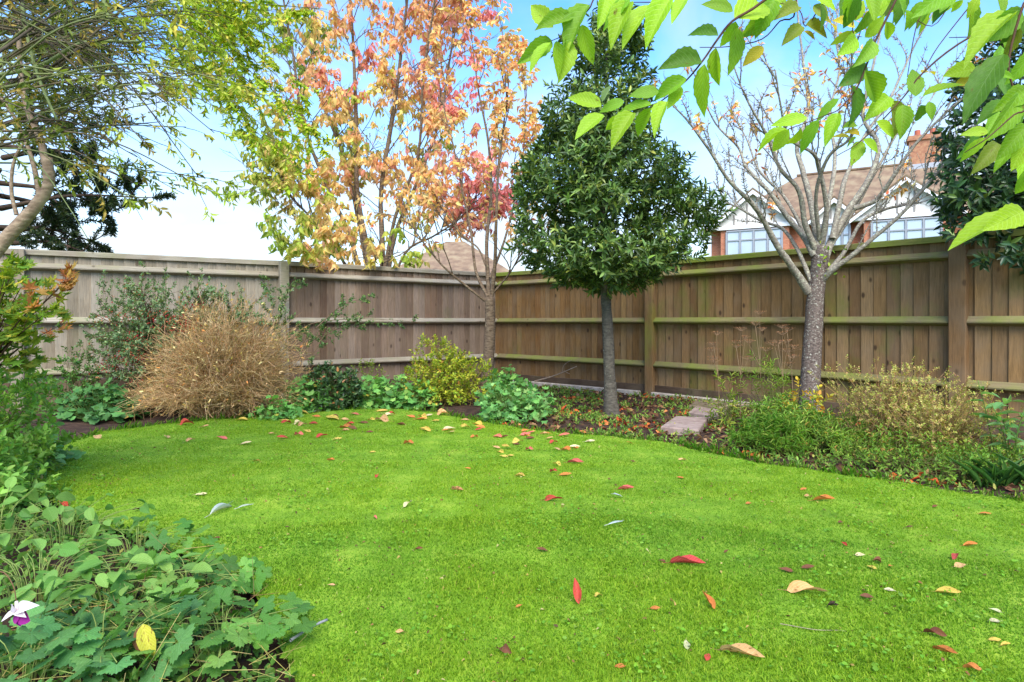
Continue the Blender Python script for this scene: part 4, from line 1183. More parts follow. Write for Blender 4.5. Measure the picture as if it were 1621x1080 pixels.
mound('geranium_clump', 'geranium clump in shade below the red berries', 'plant', ground_pt(165, 6.75), 0.5, 0.34, 0.32, 420, 0.085, T_GERAN, [((76, 126, 72), 3), ((92, 144, 82), 2), ((62, 108, 62), 2)], group='geranium clumps along the back bed')
bush('small_shrub', 'small upright green shrub against the boards below the berries', 'shrub', ground_pt(120, 7.1), 0.22, 0.2, 0.62, 150, 7, 0.04, 0.5, T_OVAL, [((74, 116, 56), 3), ((92, 134, 64), 2), ((60, 96, 48), 2)])
mound('geranium_clump', 'geranium clump between the dry shrub and the dark leafy plant', 'plant', ground_pt(480, 7.1), 0.36, 0.3, 0.36, 460, 0.075, T_GERAN, GER, group='geranium clumps along the back bed')
bush('dark_shrub', 'low dark green glossy shrub among the geraniums', 'shrub', ground_pt(528, 7.25), 0.32, 0.28, 0.42, 300, 8, 0.055, 0.42, T_OVAL, [((58, 86, 50), 3), ((74, 106, 58), 2), ((48, 72, 44), 2), ((150, 110, 70), 0.3)], M_GLOSS)
mound('geranium_clump', 'broad geranium clump left of the yellow green shrub', 'plant', ground_pt(612, 7.5), 0.62, 0.36, 0.34, 900, 0.075, T_GERAN, GER, group='geranium clumps along the back bed')
bush('yellow_shrub', 'yellow green twiggy shrub beside the slender trunk', 'shrub', ground_pt(705, 7.85), 0.52, 0.4, 0.78, 620, 8, 0.042, 0.5, T_OVAL, [((158, 172, 52), 3), ((136, 158, 50), 3), ((182, 184, 70), 2), ((112, 138, 48), 2), ((170, 130, 60), 0.4)], up=0.9, stemc=(150, 130, 70), lumpy=0.35, inner=0.3)
bush('slender_plant', 'sparse upright stems with yellowish leaves in front of the fence', 'plant', ground_pt(580, 8.2), 0.3, 0.2, 0.52, 70, 7, 0.04, 0.45, T_OVAL, [((130, 150, 60), 2), ((110, 136, 58), 2)], up=1.4, inner=0.2)
mound('geranium_clump', 'blue green geranium clump in front of the slender trunk', 'plant', ground_pt(812, 6.75), 0.44, 0.42, 0.31, 800, 0.066, T_GERAN, [((100, 156, 90), 3), ((118, 170, 100), 2), ((84, 136, 74), 3), ((136, 182, 110), 1)], lumpy=0.55, ls=7.0, group='geranium clumps along the back bed')
mound('geranium_clump', 'geranium clump behind the slender trunk', 'plant', ground_pt(800, 8.0), 0.36, 0.3, 0.42, 420, 0.075, T_GERAN, GER, group='geranium clumps along the back bed')
mound('geranium_clump', 'small geranium tuft at the foot of the dry shrub', 'plant', ground_pt(440, 6.55), 0.24, 0.16, 0.2, 160, 0.06, T_GERAN, GER, group='geranium clumps along the back bed')

# leaf litter and low weeds on the soil
def bed_pts(n, poly_px):
    q = np.array([G(x, y)[:2] for x, y in poly_px]); lo, hi = q.min(0), q.max(0); o_ = np.zeros((0, 2))
    while len(o_) < n:
        p = R.uniform(lo, hi, (6000, 2)); k = inside(p[:, 0], p[:, 1], q) & ~inside(p[:, 0], p[:, 1]); o_ = np.vstack([o_, p[k]])
    return o_[:n]
BED_BACK = [(830, 606), (1024, 624), (1190, 642), (1300, 660), (1560, 690), (1640, 720), (1640, 805), (1300, 752), (1130, 722), (950, 696), (850, 690), (790, 672)]
g = Geo(); n = 2600
p = bed_pts(n, BED_BACK); pos = np.stack([p[:, 0], p[:, 1], soil_h(p[:, 0], p[:, 1]) + 0.008 + 0.02 * R.random(n)], 1)
red = lump(np.stack([p[:, 0], p[:, 1], 0 * p[:, 0]], 1), 3.0, 2) > 0.05
pal_r = pick([((170, 78, 48), 3), ((190, 104, 58), 2), ((120, 66, 48), 3), ((204, 130, 84), 1)], n); pal_b = pick([((96, 70, 54), 3), ((128, 98, 74), 2), ((74, 54, 44), 3), ((164, 132, 100), 0.7)], n)
ax = np.stack([R.normal(size=n), R.normal(size=n), 0.25 * R.normal(size=n)], 1)
leaves(g, pos, ax, np.array([0, 0, 1.0]) + 0.5 * R.normal(size=(n, 3)), 0.04 + 0.05 * R.random(n), 0.5, T_DROOP, np.where(red[:, None], pal_r, pal_b))
lo_ = g.build('leaf_litter', M_DRY, None, 'stuff'); tag(lo_, 'brown and red leaf litter on the soil under the trees', 'leaf litter')
g = Geo(); n = 3600
p = bed_pts(n, BED_BACK)
edge = (lump(np.stack([p[:, 0], p[:, 1], 0 * p[:, 0]], 1), 2.6, 6) > 0.1) | (R.random(n) < np.interp(p[:, 0], [0.6, 1.6, 2.4], [0.1, 0.35, 0.7]))
p = p[edge]; n = len(p)
pos = np.stack([p[:, 0], p[:, 1], soil_h(p[:, 0], p[:, 1]) + 0.0 + 0.01 * R.random(n)], 1)
sprigs(g, pos, np.array([0, 0, 1.0]) + 0.7 * R.normal(size=(n, 3)), 0.05, 4, 0.035, 0.42, T_OVAL, [((108, 146, 62), 3), ((130, 160, 74), 2), ((90, 128, 56), 2), ((160, 160, 90), 0.6)])
wo = g.build('bed_weeds', M_LEAF, None, 'stuff'); tag(wo, 'small green weeds scattered over the soil bed', 'weeds')
# long grass fringe where lawn meets bed
g = Geo(); n = 5200; q = np.array([G(x, y)[:2] for x, y in LAWN_PX])
sg_ = np.linalg.norm(np.diff(q, axis=0), axis=1); cum = np.concatenate([[0], np.cumsum(sg_)]); u = R.random(n) * cum[-1]
ex = np.interp(u, cum, q[:, 0]) + 0.045 * R.normal(size=n); ey = np.interp(u, cum, q[:, 1]) + 0.045 * R.normal(size=n)
A = np.stack([ex, ey, soil_h(ex, ey)], 1); dr = np.stack([0.6 * R.normal(size=n), 0.6 * R.normal(size=n), np.ones(n)], 1)
leaves(g, A, dr, np.array([0, -1.0, 0.3]) + 0.6 * R.normal(size=(n, 3)), 0.04 + 0.07 * R.random(n), 0.06, T_LANCE, pick([((104, 150, 44), 3), ((88, 136, 38), 3), ((140, 164, 70), 1)], n))
fo = g.build('edge_grass', M_GRASS, None, 'stuff'); tag(fo, 'longer grass fringing the lawn edge', 'grass')

# fallen dead branch on the bed
def stick_thing(name, label, path, r0, r1, col, group=None, cat='stick', forks=()):
    t = Geo(); p = limb(t, path, r0, r1, 6, S(*col), 0.25, 4)
    for f in forks: limb(t, f, r1 * 1.1, r1 * 0.5, 5, S(*col), 0.2, 3)
    o_ = t.build(name, M_STEM); return tag(o_, label, cat, group)
stick_thing('fallen_branch', 'bare fallen stick leaning on the bed before the fence corner', [P(846, 604, 8.9), P(880, 594, 8.8), P(913, 580, 8.7)], 0.012, 0.006, (176, 150, 122), forks=[[P(890, 590, 8.8), P(893, 578, 8.75), P(905, 570, 8.7)], [P(893, 588, 8.8), P(902, 592, 8.7)]])
stick_thing('pruned_branch', 'pale pruned stick lying across the soil beside the slabs', [P(1124, 655, 6.95), P(1150, 643, 7.1), P(1200, 640, 7.15)], 0.010, 0.006, (186, 160, 130))

# ---- right-hand bed
FERN = [((112, 152, 62), 3), ((134, 168, 74), 2), ((96, 134, 56), 3), ((160, 182, 94), 1), ((186, 160, 90), 0.4)]
bush('aster_clump', 'leafy green perennial clump at the foot of the bare cherry tree', 'plant', ground_pt(1248, 5.3), 0.33, 0.30, 0.33, 200, 9, 0.055, 0.2, T_LANCE, FERN, up=0.9, ang=65, stemc=(120, 136, 64), lumpy=0.55, inner=0.2, stems=140)
bush('feathery_plant', 'low feathery green plant spilling onto the lawn edge', 'plant', ground_pt(1222, 5.0), 0.30, 0.22, 0.18, 240, 10, 0.06, 0.10, T_LANCE, [((92, 138, 50), 3), ((112, 156, 60), 2), ((140, 166, 76), 1)], up=0.4, lumpy=0.4, inner=0.2)
bush('yellow_leaf_plant', 'plant with yellowing leaves beside the cherry trunk', 'plant', ground_pt(1268, 5.9), 0.22, 0.2, 0.36, 60, 6, 0.05, 0.5, T_OVAL, [((196, 176, 66), 2), ((150, 160, 60), 2), ((214, 160, 70), 1)], up=0.9, inner=0.3)
bush('herb_clump', 'green feathery herb between the cherry trunk and the brown seedheads', 'plant', ground_pt(1318, 5.0), 0.30, 0.24, 0.30, 200, 9, 0.05, 0.16, T_LANCE, FERN, up=0.8, lumpy=0.55, inner=0.2, stems=110)
# oregano: stiff upright stems with small buff bracts
def oregano(c, rx, ry, h, n, label):
    t = empty('oregano_clump', c, label, 'plant')
    g, sg = Geo(), Geo()
    base = c + np.stack([R.normal(size=n) * rx * 0.45, R.normal(size=n) * ry * 0.45, -0.03 + 0 * R.random(n)], 1)
    tip = c + np.stack([np.clip(R.normal(size=n) * 0.5, -1.1, 1.1) * rx, R.normal(size=n) * ry * 0.6, h * (0.5 + 0.55 * R.random(n))], 1)
    V, T = sticks(base, tip, 0.003, 0.0016); sg.add(V, T, np.repeat(pick([((150, 120, 84), 2), ((134, 130, 72), 2)], n), 6, 0))
    C2, D2 = [], []
    for k in range(7):
        tt = 0.3 + 0.7 * R.random(n); s_ = base + (tip - base) * tt[:, None]; dd_ = unit(tip - base) + 0.9 * rdir(n)
        l_ = 0.05 + 0.07 * R.random(n); e_ = s_ + unit(dd_) * l_[:, None]
        V, T = sticks(s_, e_, 0.0015, 0.001); sg.add(V, T, S(150, 124, 84)); C2.append(e_); D2.append(dd_)
    C2.append(tip); D2.append(tip - base)
    C2 = np.concatenate(C2); D2 = np.concatenate(D2)
    sprigs(g, C2, D2, 0.04, 7, 0.016, 0.6, T_OVAL, [((186, 178, 112), 3), ((166, 168, 92), 3), ((186, 154, 116), 1.5), ((148, 162, 80), 2.5), ((150, 114, 84), 0.7)], ang=70)
    low = base + (tip - base) * (R.random((n, 1)) * 0.5)
    sprigs(g, low, unit(tip - base) + 0.5 * rdir(n), 0.10, 6, 0.03, 0.5, T_OVAL, [((130, 156, 62), 3), ((112, 140, 58), 2), ((160, 150, 80), 1)])
    g.build('foliage', M_LEAF, t, 'stuff'); sg.build('stem', M_STEM, t, 'stuff')
oregano(ground_pt(1408, 4.95), 0.44, 0.3, 0.64, 105, 'buff seeded clump of upright stems in front of the brown fence')
oregano(ground_pt(1492, 4.6), 0.42, 0.3, 0.50, 95, 'lower brown seeded clump at the foot of the thick fence post')
bush('trailing_plant', 'trailing green plant in front of the buff seedheads', 'plant', ground_pt(1420, 4.45), 0.55, 0.22, 0.19, 150, 8, 0.034, 0.3, T_OVAL, [((110, 150, 56), 3), ((132, 164, 64), 2), ((92, 130, 52), 2), ((176, 140, 80), 0.3)], up=0.6, lumpy=0.4, inner=0.2)
bush('weed_clump', 'leafy green weeds beneath the lower brown seedheads', 'plant', ground_pt(1540, 4.15), 0.42, 0.22, 0.18, 120, 8, 0.032, 0.4, T_OVAL, [((106, 146, 54), 3), ((128, 158, 62), 2), ((90, 126, 50), 2)], up=0.6, lumpy=0.4, inner=0.2)
# tall dead umbels
def umbel(px_, py_, Y, label):
    c = ground_pt(px_ + 6, Y); t = empty('seedhead_stalk', c, label, 'plant', 'tall dry seedhead stalks before the brown fence')
    sg = Geo(); top = P(px_, py_, Y)
    p = limb(sg, [c + np.array([0, 0, -0.03]), (c + top) / 2 + np.array([0.03, 0, 0]), top], 0.004, 0.0022, 5, S(150, 126, 94))
    fk = [p[-1]] + [o_[-1] for o_ in offshoots([p], 4, 0.22, 0.6, 0.6, 0.45, 0.1, 3)]
    hd = Geo()
    for q in fk:
        if q is not p[-1]:
            V, T = sticks([p[int(len(p) * 0.6)]], [q], 0.0025, 0.0015); sg.add(V, T, S(150, 126, 94))
        n = 22; e_ = q + np.stack([R.normal(size=n) * 0.035, R.normal(size=n) * 0.035, 0.03 + 0.012 * R.random(n)], 1)
        V, T = sticks(np.repeat(q[None], n, 0), e_, 0.0012, 0.0008); sg.add(V, T, S(150, 120, 90))
        berries(hd, e_, 0.0035, pick([((140, 96, 74), 2), ((170, 130, 100), 1)], n))
    sg.build('stem', M_STEM, t); hd.build('seed_head', M_DRY, t, 'stuff')
for px_, py_, Y, w_ in [(1130, 548, 6.3, 'closest to the paving slabs'), (1165, 545, 6.2, 'second from the paving slabs'), (1196, 516, 6.1, 'third from the paving slabs and tallest'), (1232, 545, 6.0, 'fourth from the paving slabs'), (1246, 525, 6.1, 'closest to the bare cherry trunk')]:
    umbel(px_, py_, Y, 'thin dry seedhead stalk ' + w_)
# spiky weed stems by the slabs
bush('tall_weed', 'tall thin weed with narrow leaves beside the paving slabs', 'plant', ground_pt(1150, 6.2), 0.16, 0.16, 0.44, 26, 9, 0.06, 0.2, T_LANCE, [((120, 150, 60), 2), ((150, 160, 70), 1)], up=1.2, inner=0.4, stems=46)
bush('slim_weed', 'slim green weed in front of the bare cherry trunk', 'plant', ground_pt(1212, 5.9), 0.2, 0.2, 0.72, 60, 9, 0.05, 0.15, T_LANCE, [((120, 154, 60), 2), ((140, 160, 70), 1)], up=1.6, inner=0.4, stems=60)

# broad leaved plant at the right edge: each leaf an object of its own
def big_leaf(name, fn, n=11, fold=0.10, curl=0.18, teeth=0.0, wave=0.0):
    V = [(0, 0, 0)]; T = []
    ts = [(k + 1) / (n + 1) for k in range(n)]
    for k, t in enumerate(ts):
        wd = fn(t) * (1 + teeth * (1 if k % 2 else -1)); z = -curl * t * t
        V += [(t + 0.02 * teeth * (k % 2), -wd, z + fold * wd + wave * math.sin(k * 2.1)), (t, -wd * 0.5, z + fold * wd * 0.7), (t, 0, z), (t, wd * 0.5, z + fold * wd * 0.7), (t, wd, z + fold * wd + wave * math.sin(k * 1.7 + 1))]
    V.append((1, 0, -curl))
    for q in range(4):
        pass
    T += [(0, 2 + q, 1 + q) for q in range(4)]
    for k in range(n - 1):
        a = 1 + 5 * k; b_ = a + 5
        for q in range(4):
            T += [(a + q, a + q + 1, b_ + q + 1), (a + q, b_ + q + 1, b_ + q)]
    a = 1 + 5 * (n - 1); e_ = len(V) - 1
    T += [(a + q, a + q + 1, e_) for q in range(4)]
    me = tri_mesh(name, np.array(V), np.array(T)); return me

cherry_w = lambda t: 0.5 * (math.sin(math.pi * t ** 0.85) ** 0.8) * (1 - 0.35 * t ** 3) if t < 0.97 else 0.05
oval_w = lambda t: 0.5 * math.sin(math.pi * t ** 0.9) ** 0.75
lance_w = lambda t: 0.5 * math.sin(math.pi * t ** 0.75) ** 1.0
LEAF_CH = [big_leaf('leaf', cherry_w, 13, f, c_, 0.05, w_) for f, c_, w_ in ((0.25, 0.10, 0.0), (0.45, 0.2, 0.01), (0.12, 0.3, 0.015))]
LEAF_OV = [big_leaf('leaf', oval_w, 9, f, c_, 0.02, w_) for f, c_, w_ in ((0.2, 0.12, 0.01), (0.35, 0.25, 0.015))]
LEAF_LA = [big_leaf('leaf', lance_w, 8, f, c_, 0.0, 0.0) for f, c_ in ((0.3, 0.15), (0.2, 0.4))]
def geran_mesh(seed):
    rg = random.Random(seed); V = [(0.42, 0, 0.02)]; T = []; n = 46
    for k in range(n + 1):
        a = rad(-158 + 316 * k / n); lob = abs(math.cos(a * 5 * 0.5 * 316 / 316 + 0)) 
        r = 0.55 * (0.62 + 0.38 * abs(math.cos(2.5 * a))) * (1 + (0.07 if k % 2 else -0.05))
        z = 0.09 * abs(math.cos(2.5 * a)) - 0.10 * (r / 0.55) ** 2 + rg.uniform(-0.015, 0.015)
        V.append((0.42 + r * math.cos(a), r * math.sin(a), z))
    m_ = len(V)
    for k in range(n + 1):
        x, y, z = V[1 + k]; V.append((0.42 + (x - 0.42) * 0.5, y * 0.5, z * 0.6 + 0.015))
    for k in range(n):
        o1, o2, i1, i2 = 1 + k, 2 + k, m_ + k, m_ + k + 1
        T += [(o1, o2, i2), (o1, i2, i1), (i1, i2, 0)]
    return tri_mesh('leaf', np.array(V), np.array(T))
LEAF_GE = [geran_mesh(1), geran_mesh(2)]

def put_leaf(name, base, tip, nrm, wr, me, mat, col, parent=None):
    base = np.asarray(base, float); tip = np.asarray(tip, float); x = tip - base; l = np.linalg.norm(x); x = x / l
    nrm = np.asarray(nrm, float); z = nrm - x * np.dot(nrm, x); z = z / np.linalg.norm(z); y = np.cross(z, x)
    o_ = bpy.data.objects.new(name, me)
    if len(me.materials) == 0: me.materials.append(mat)
    link(o_, parent)
    o_.material_slots[0].link = 'OBJECT'; o_.material_slots[0].material = mat
    M = Matrix.Identity(4)
    for i in range(3):
        M[i][0] = x[i] * l; M[i][1] = y[i] * l * wr; M[i][2] = z[i] * l; M[i][3] = base[i]
    o_.matrix_basis = M
    o_.color = (*[float(v) for v in col], 1)
    return o_

def jcol(c, j=0.15):
    v = np.array(S(*c)); return np.clip(v * (1 + random.uniform(-j, j)) * (1 + np.array([random.uniform(-j, j) * 0.5 for _ in range(3)])), 0, 1)

def stalk_plant(name, label, cat, c, stems, pal, size, wr, meshes, stemc, group=None, per=9):
    t = empty(name, c, label, cat, group); sg = Geo()
    for e_ in stems:
        p = limb(sg, [np.array(c) + R.normal(size=3) * np.array([0.04, 0.04, 0]), (np.array(c) + e_) / 2 + 0.04 * R.normal(size=3) + np.array([0, 0, 0.05]), e_], 0.005, 0.002, 5, S(*stemc), 0.1, 5)
        for k in range(per):
            i = int((0.25 + 0.75 * k / per) * (len(p) - 1)); a = k * 2.4 + R.random()
            dr = unit(np.array([math.cos(a), math.sin(a), 0.35]) + 0.2 * R.normal(size=3)); l = size * random.uniform(0.7, 1.2)
            b_ = p[min(i, len(p) - 1)]
            put_leaf('leaf', b_, b_ + dr * l, np.array([0, 0, 1.0]) - 0.3 * dr + 0.3 * R.normal(size=3), wr, random.choice(meshes), M_BIGLEAF, jcol(random.choice(pal)), t)
    sg.build('stem', M_STEM, t)
    return t
c = ground_pt(1602, 4.35)
stalk_plant('leafy_shrub', 'pale green broad leaved plant beneath the laurel', 'plant', c, [P(1548, 602, 4.3), P(1570, 640, 4.2), P(1600, 625, 4.4), P(1640, 612, 4.4), P(1585, 660, 4.1), P(1625, 650, 4.2), P(1660, 640, 4.4)],
            [(120, 166, 96), (140, 182, 110), (100, 150, 78)], 0.12, 0.36, LEAF_LA, (110, 140, 60), per=9)
# strap leaves
c = ground_pt(1590, 3.95)
t = empty('strap_leaf_clump', c, 'clump of dark strap-shaped leaves at the lawn edge beneath the laurel', 'plant')
for k in range(46):
    a = R.random() * 6.28; l = random.uniform(0.16, 0.30); b_ = c + np.array([R.normal() * 0.09, R.normal() * 0.05, -0.03]); dr = np.array([math.cos(a) * 0.5, math.sin(a) * 0.4, 1.0])
    put_leaf('leaf', b_, b_ + unit(dr) * l, np.array([math.cos(a), math.sin(a), -0.2]) * -1, 0.085, LEAF_LA[1], M_BIGLEAF, jcol(random.choice([(66, 112, 48), (84, 130, 56), (58, 100, 46)])), t)

# ---- left side: arching shrub with a bent trunk
ar = empty('arching_shrub', (-3.4, 3.1, 0), 'tall arching shrub with bent pale trunk and tangled green stems', 'shrub')
g = Geo(); YS = 3.1
limb(g, [np.array([-3.1, 3.2, -0.1]), P(-110, 520, YS), P(-45, 445, YS), P(8, 380, YS), P(55, 328, YS), P(77, 290, YS), P(74, 250, YS)], 0.043, 0.024, 10, (1, 1, 1), 0.12, 5)
limb(g, [P(72, 258, YS), P(62, 215, YS), P(40, 160, YS), P(30, 60, YS), P(45, -60, YS)], 0.02, 0.008, 7)
limb(g, [P(64, 318, YS), P(50, 250, YS), P(25, 190, YS), P(-10, 140, YS)], 0.014, 0.006, 6)
limb(g, [P(26, 340, YS), P(18, 300, YS), P(24, 250, YS), P(52, 205, YS), P(66, 175, YS)], 0.010, 0.005, 6)
g.build('trunk', M_BARK_PALE, ar)
sg, g, gl = Geo(), Geo(), Geo(); paths = []
for k in range(150):
    u = R.random(); Y0 = R.uniform(2.5, 3.9)
    sx_, sy_ = R.uniform(-160, 60), R.uniform(-120, 260)
    ln_ = R.uniform(180, 430); a = rad(R.uniform(-32, 30) + (18 if sy_ < 40 else -6))
    ex, ey = sx_ + ln_ * math.cos(a), sy_ + ln_ * math.sin(a)
    ex = min(ex, 420); ey = min(ey, 325 - 0.1 * max(0, 200 - ex))
    mx_, my_ = (sx_ + ex) / 2, (sy_ + ey) / 2 - ln_ * R.uniform(0.02, 0.16)
    dY = R.uniform(-0.5, 0.5)
    pts = [P(sx_, sy_, Y0), P(mx_, my_, Y0 + dY / 2), P(ex, ey, Y0 + dY)]
    cl = random.choice([(92, 104, 56), (108, 96, 70), (74, 70, 50), (120, 128, 76), (86, 76, 60)])
    p = limb(sg, pts, R.uniform(0.004, 0.0085), 0.0018, 5, S(*cl), 0.1, 7); paths.append(p)
    s1 = offshoots([p], 6, 0.22, 0.55, -0.05, 0.25, 0.35, 4); twigs(sg, s1, 0.0022, 0.001, 3, S(*cl)); paths += s1
for pts, r in [([(-60, 130), (60, 105), (130, 68), (220, 66)], 0.010), ([(170, -40), (165, 10), (178, 34)], 0.013), ([(30, -40), (40, 40), (60, 120), (90, 190)], 0.010), ([(-20, 190), (60, 260), (110, 330), (140, 380)], 0.003)]:
    limb(sg, PP(pts, 2.8), r, r * 0.55, 6, S(132, 146, 92), 0.1, 5)
sg.build('stem', M_STEM, ar, 'stuff')
pos, dr = along(paths, 6, 0.1)
px = CX + pos[:, 0] / pos[:, 1] * F; py = HY - (pos[:, 2] - H) / pos[:, 1] * F
dens = np.clip(0.35 + 0.5 * lump(pos, 2.4, 3.0) + np.where((px > 250), 0.35, 0.0), 0.06, 1)
k = (R.random(len(pos)) < dens); pos, dr, px = pos[k], dr[k], px[k]
lime = np.array([S(182, 198, 62), S(164, 188, 54), S(200, 206, 84), S(214, 198, 84)]); oliv = np.array([S(122, 136, 58), S(98, 112, 50), S(150, 162, 64), S(172, 150, 72)])
fr2 = np.clip((px - 120) / 200, 0, 1)
cols = np.where(R.random((len(pos), 1)) < fr2[:, None], lime[R.integers(0, 4, len(pos))], oliv[R.integers(0, 4, len(pos))])
sprigs(gl, pos, dr + np.array([0, 0, -0.2]) + 0.3 * rdir(len(pos)), 0.05, 4, 0.034, 0.4, T_LANCE, None, ang=50, droop=0.3, cols=cols)
gl.build('crown', M_LEAF, ar, 'stuff')

# long lime leaved shoots of the same shrub, reaching across to the autumn tree
sg, g = Geo(), Geo(); pl_ = []
for k in range(34):
    sx_, sy_ = R.uniform(60, 260), R.uniform(-140, 90); ex, ey = R.uniform(330, 520), R.uniform(-20, 300)
    if ey > 120 + (ex - 300) * 0.9: ey *= 0.6
    Y0 = R.uniform(3.6, 4.6)
    p = limb(sg, [P(sx_, sy_, Y0), P((sx_ + ex) / 2, (sy_ + ey) / 2 - R.uniform(10, 50), Y0 + 0.1), P(ex, ey, Y0 + 0.2)], 0.005, 0.0015, 4, S(96, 98, 54), 0.1, 6)
    s1 = offshoots([p], 8, 0.26, 0.5, -0.1, 0.35, 0.3, 4); twigs(sg, s1, 0.002, 0.001, 3, S(112, 116, 60)); pl_ += [p[len(p) // 3:]] + s1
sg.build('lime_stem', M_STEM, ar, 'stuff')
pos, dr = along(pl_, 6, 0.1)
px = CX + pos[:, 0] / pos[:, 1] * F
k = (R.random(len(pos)) < np.interp(px, [200, 330, 420, 540], [0.3, 0.6, 1, 1])) & (lump(pos, 3.6, 1.0) > -0.35)
pos, dr = pos[k], dr[k]
sprigs(g, pos, dr + np.array([0, 0, -0.5]), 0.05, 4, 0.05, 0.36, T_DROOP, [((164, 188, 52), 4), ((146, 176, 46), 3), ((184, 200, 74), 2), ((206, 190, 70), 1.2), ((124, 148, 50), 1)], droop=0.6)
g.build('lime_crown', M_LEAF, ar, 'stuff')

# Japanese maple at the left edge
mp_t = empty('maple_shrub', ground_pt(-20, 3.6), 'small maple with yellow green leaves touched with orange before the grey fence', 'shrub')
sg, g = Geo(), Geo(); pl_ = []
for k in range(34):
    c = ground_pt(-40, 3.6); ex, ey = R.uniform(-90, 118), R.uniform(395, 570)
    if ex > 60 and (ey < 430 or ey > 545): continue
    e_ = P(ex, ey, R.uniform(3.1, 3.9)); p = limb(sg, [c + np.array([0, 0, -0.03]), np.array([c[0], c[1], 0.55]), (c + e_) / 2 + np.array([0, 0, 0.35]), e_], 0.012, 0.002, 5, S(84, 64, 50))
    s1 = offshoots([p], 6, 0.2, 0.7, 0.0, 0.55, 0.3, 4); twigs(sg, s1, 0.002, 0.001, 3, S(110, 80, 56)); pl_ += s1
sg.build('stem', M_STEM, mp_t)
pos, dr = along(pl_, 9, 0.1); n = len(pos)
f_ = lump(pos, 5.0, 1.0)
cols = np.where((f_ > 0.55)[:, None], pick([((196, 134, 76), 2), ((200, 158, 78), 2), ((190, 116, 72), 1)], n, gain=1.0), pick([((132, 160, 56), 3), ((166, 176, 64), 2), ((104, 142, 58), 3), ((190, 188, 80), 1)], n))
dd_ = dr + 0.7 * rdir(n) + np.array([0.2, -0.2, -0.35])
leaves(g, pos, dd_, np.array([0, -0.4, 1.0]) + 0.5 * R.normal(size=(n, 3)), 0.05 + 0.035 * R.random(n), 1.0, T_MAPLE, cols)
g.build('foliage', M_LEAF, mp_t, 'stuff')
# leafy mass below it
bush('leafy_shrub', 'dense mid green leafy shrub under the maple beside the lawn', 'shrub', ground_pt(-70, 3.95), 0.50, 0.55, 0.64, 620, 7, 0.052, 0.5, T_OVAL, [((126, 168, 76), 3), ((144, 184, 86), 2), ((110, 152, 68), 3), ((166, 196, 100), 1.4)], up=0.3, lumpy=0.5)
bush('nettle_clump', 'dark leafy plants along the lawn edge below the leafy shrub', 'plant', ground_pt(-40, 3.35), 0.30, 0.4, 0.34, 300, 7, 0.05, 0.5, T_OVAL, [((118, 164, 78), 3), ((136, 180, 88), 2), ((102, 148, 68), 2)], up=0.5, lumpy=0.5)
mound('leafy_weed', 'pale round leaved weeds where the shrub meets the lawn', 'plant', ground_pt(40, 4.3), 0.3, 0.4, 0.24, 260, 0.06, T_OVAL, [((110, 156, 92), 2), ((128, 172, 108), 2), ((90, 136, 74), 2)])

# ---- groundcover at the near left: single leaves on stalks
def geranium_plant(px_, Y, n, spread, hgt_, size, label, pal, meshes=LEAF_GE, wr=1.0, name='geranium_plant', group='geranium plants by the near lawn edge'):
    c = ground_pt(px_, Y); t = empty(name, c, label, 'plant', group); sg = Geo()
    for k in range(n):
        a = k * 2.4 + R.random(); rr_ = spread * math.sqrt((k + 0.5) / n)
        q = c + np.array([math.cos(a) * rr_, math.sin(a) * rr_ * 0.8, hgt_ * random.uniform(0.45, 1.0) * (1 - 0.35 * (rr_ / spread) ** 2)])
        dr = unit(np.array([math.cos(a), math.sin(a) - 0.3, -0.15]) + 0.4 * R.normal(size=3)); l = size * random.uniform(0.65, 1.2)
        limb(sg, [c + np.array([math.cos(a) * rr_ * 0.3, math.sin(a) * rr_ * 0.3, -0.02]), (c + q) / 2 + np.array([0, 0, 0.03]), q + dr * l * 0.2], 0.0022, 0.0014, 4, S(132, 150, 76), 0, 3)
        put_leaf('leaf', q, q + dr * l, np.array([0, -0.25, 1.0]) + 0.38 * R.normal(size=3), wr * random.uniform(0.85, 1.1), random.choice(meshes), M_BIGLEAF, jcol(random.choice(pal)), t)
    sg.build('stalk', M_STEM, t)
    return t
PG = [(98, 148, 60), (114, 164, 68), (86, 134, 56), (132, 178, 78)]
PO = [(108, 156, 66), (126, 172, 78), (94, 142, 60), (142, 184, 86)]
PB = [(90, 142, 74), (106, 158, 84), (78, 126, 66)]
geranium_plant(352, 1.95, 44, 0.24, 0.15, 0.074, 'lobed leaf geranium nearest the stick on the lawn edge', PG)
geranium_plant(255, 1.95, 46, 0.25, 0.17, 0.074, 'lobed leaf geranium around the big yellow dying leaf', PG)
geranium_plant(300, 2.35, 46, 0.26, 0.14, 0.074, 'lobed leaf geranium where the bare twigs lie', PG)
geranium_plant(160, 1.85, 42, 0.26, 0.20, 0.08, 'blue green lobed geranium under the fuchsia flower', PB)
geranium_plant(30, 1.75, 26, 0.24, 0.2, 0.09, 'blue green lobed geranium in the corner below the fuchsia', PB)
geranium_plant(215, 2.75, 30, 0.30, 0.13, 0.07, 'low lobed geranium creeping out over the grass', PG)
geranium_plant(190, 2.3, 44, 0.30, 0.16, 0.075, 'oval leaved plant behind the fuchsia flower', PO, LEAF_OV, 0.62, 'oval_leaf_plant', 'oval leaved plants by the near lawn edge')
geranium_plant(60, 2.35, 48, 0.34, 0.2, 0.075, 'dense oval leaved plant at the shrub side of the fuchsia', PO, LEAF_OV, 0.62, 'oval_leaf_plant', 'oval leaved plants by the near lawn edge')
geranium_plant(100, 2.9, 42, 0.40, 0.2, 0.065, 'low oval leaved plants running up to the leafy shrub', PO, LEAF_OV, 0.62, 'oval_leaf_plant', 'oval leaved plants by the near lawn edge')
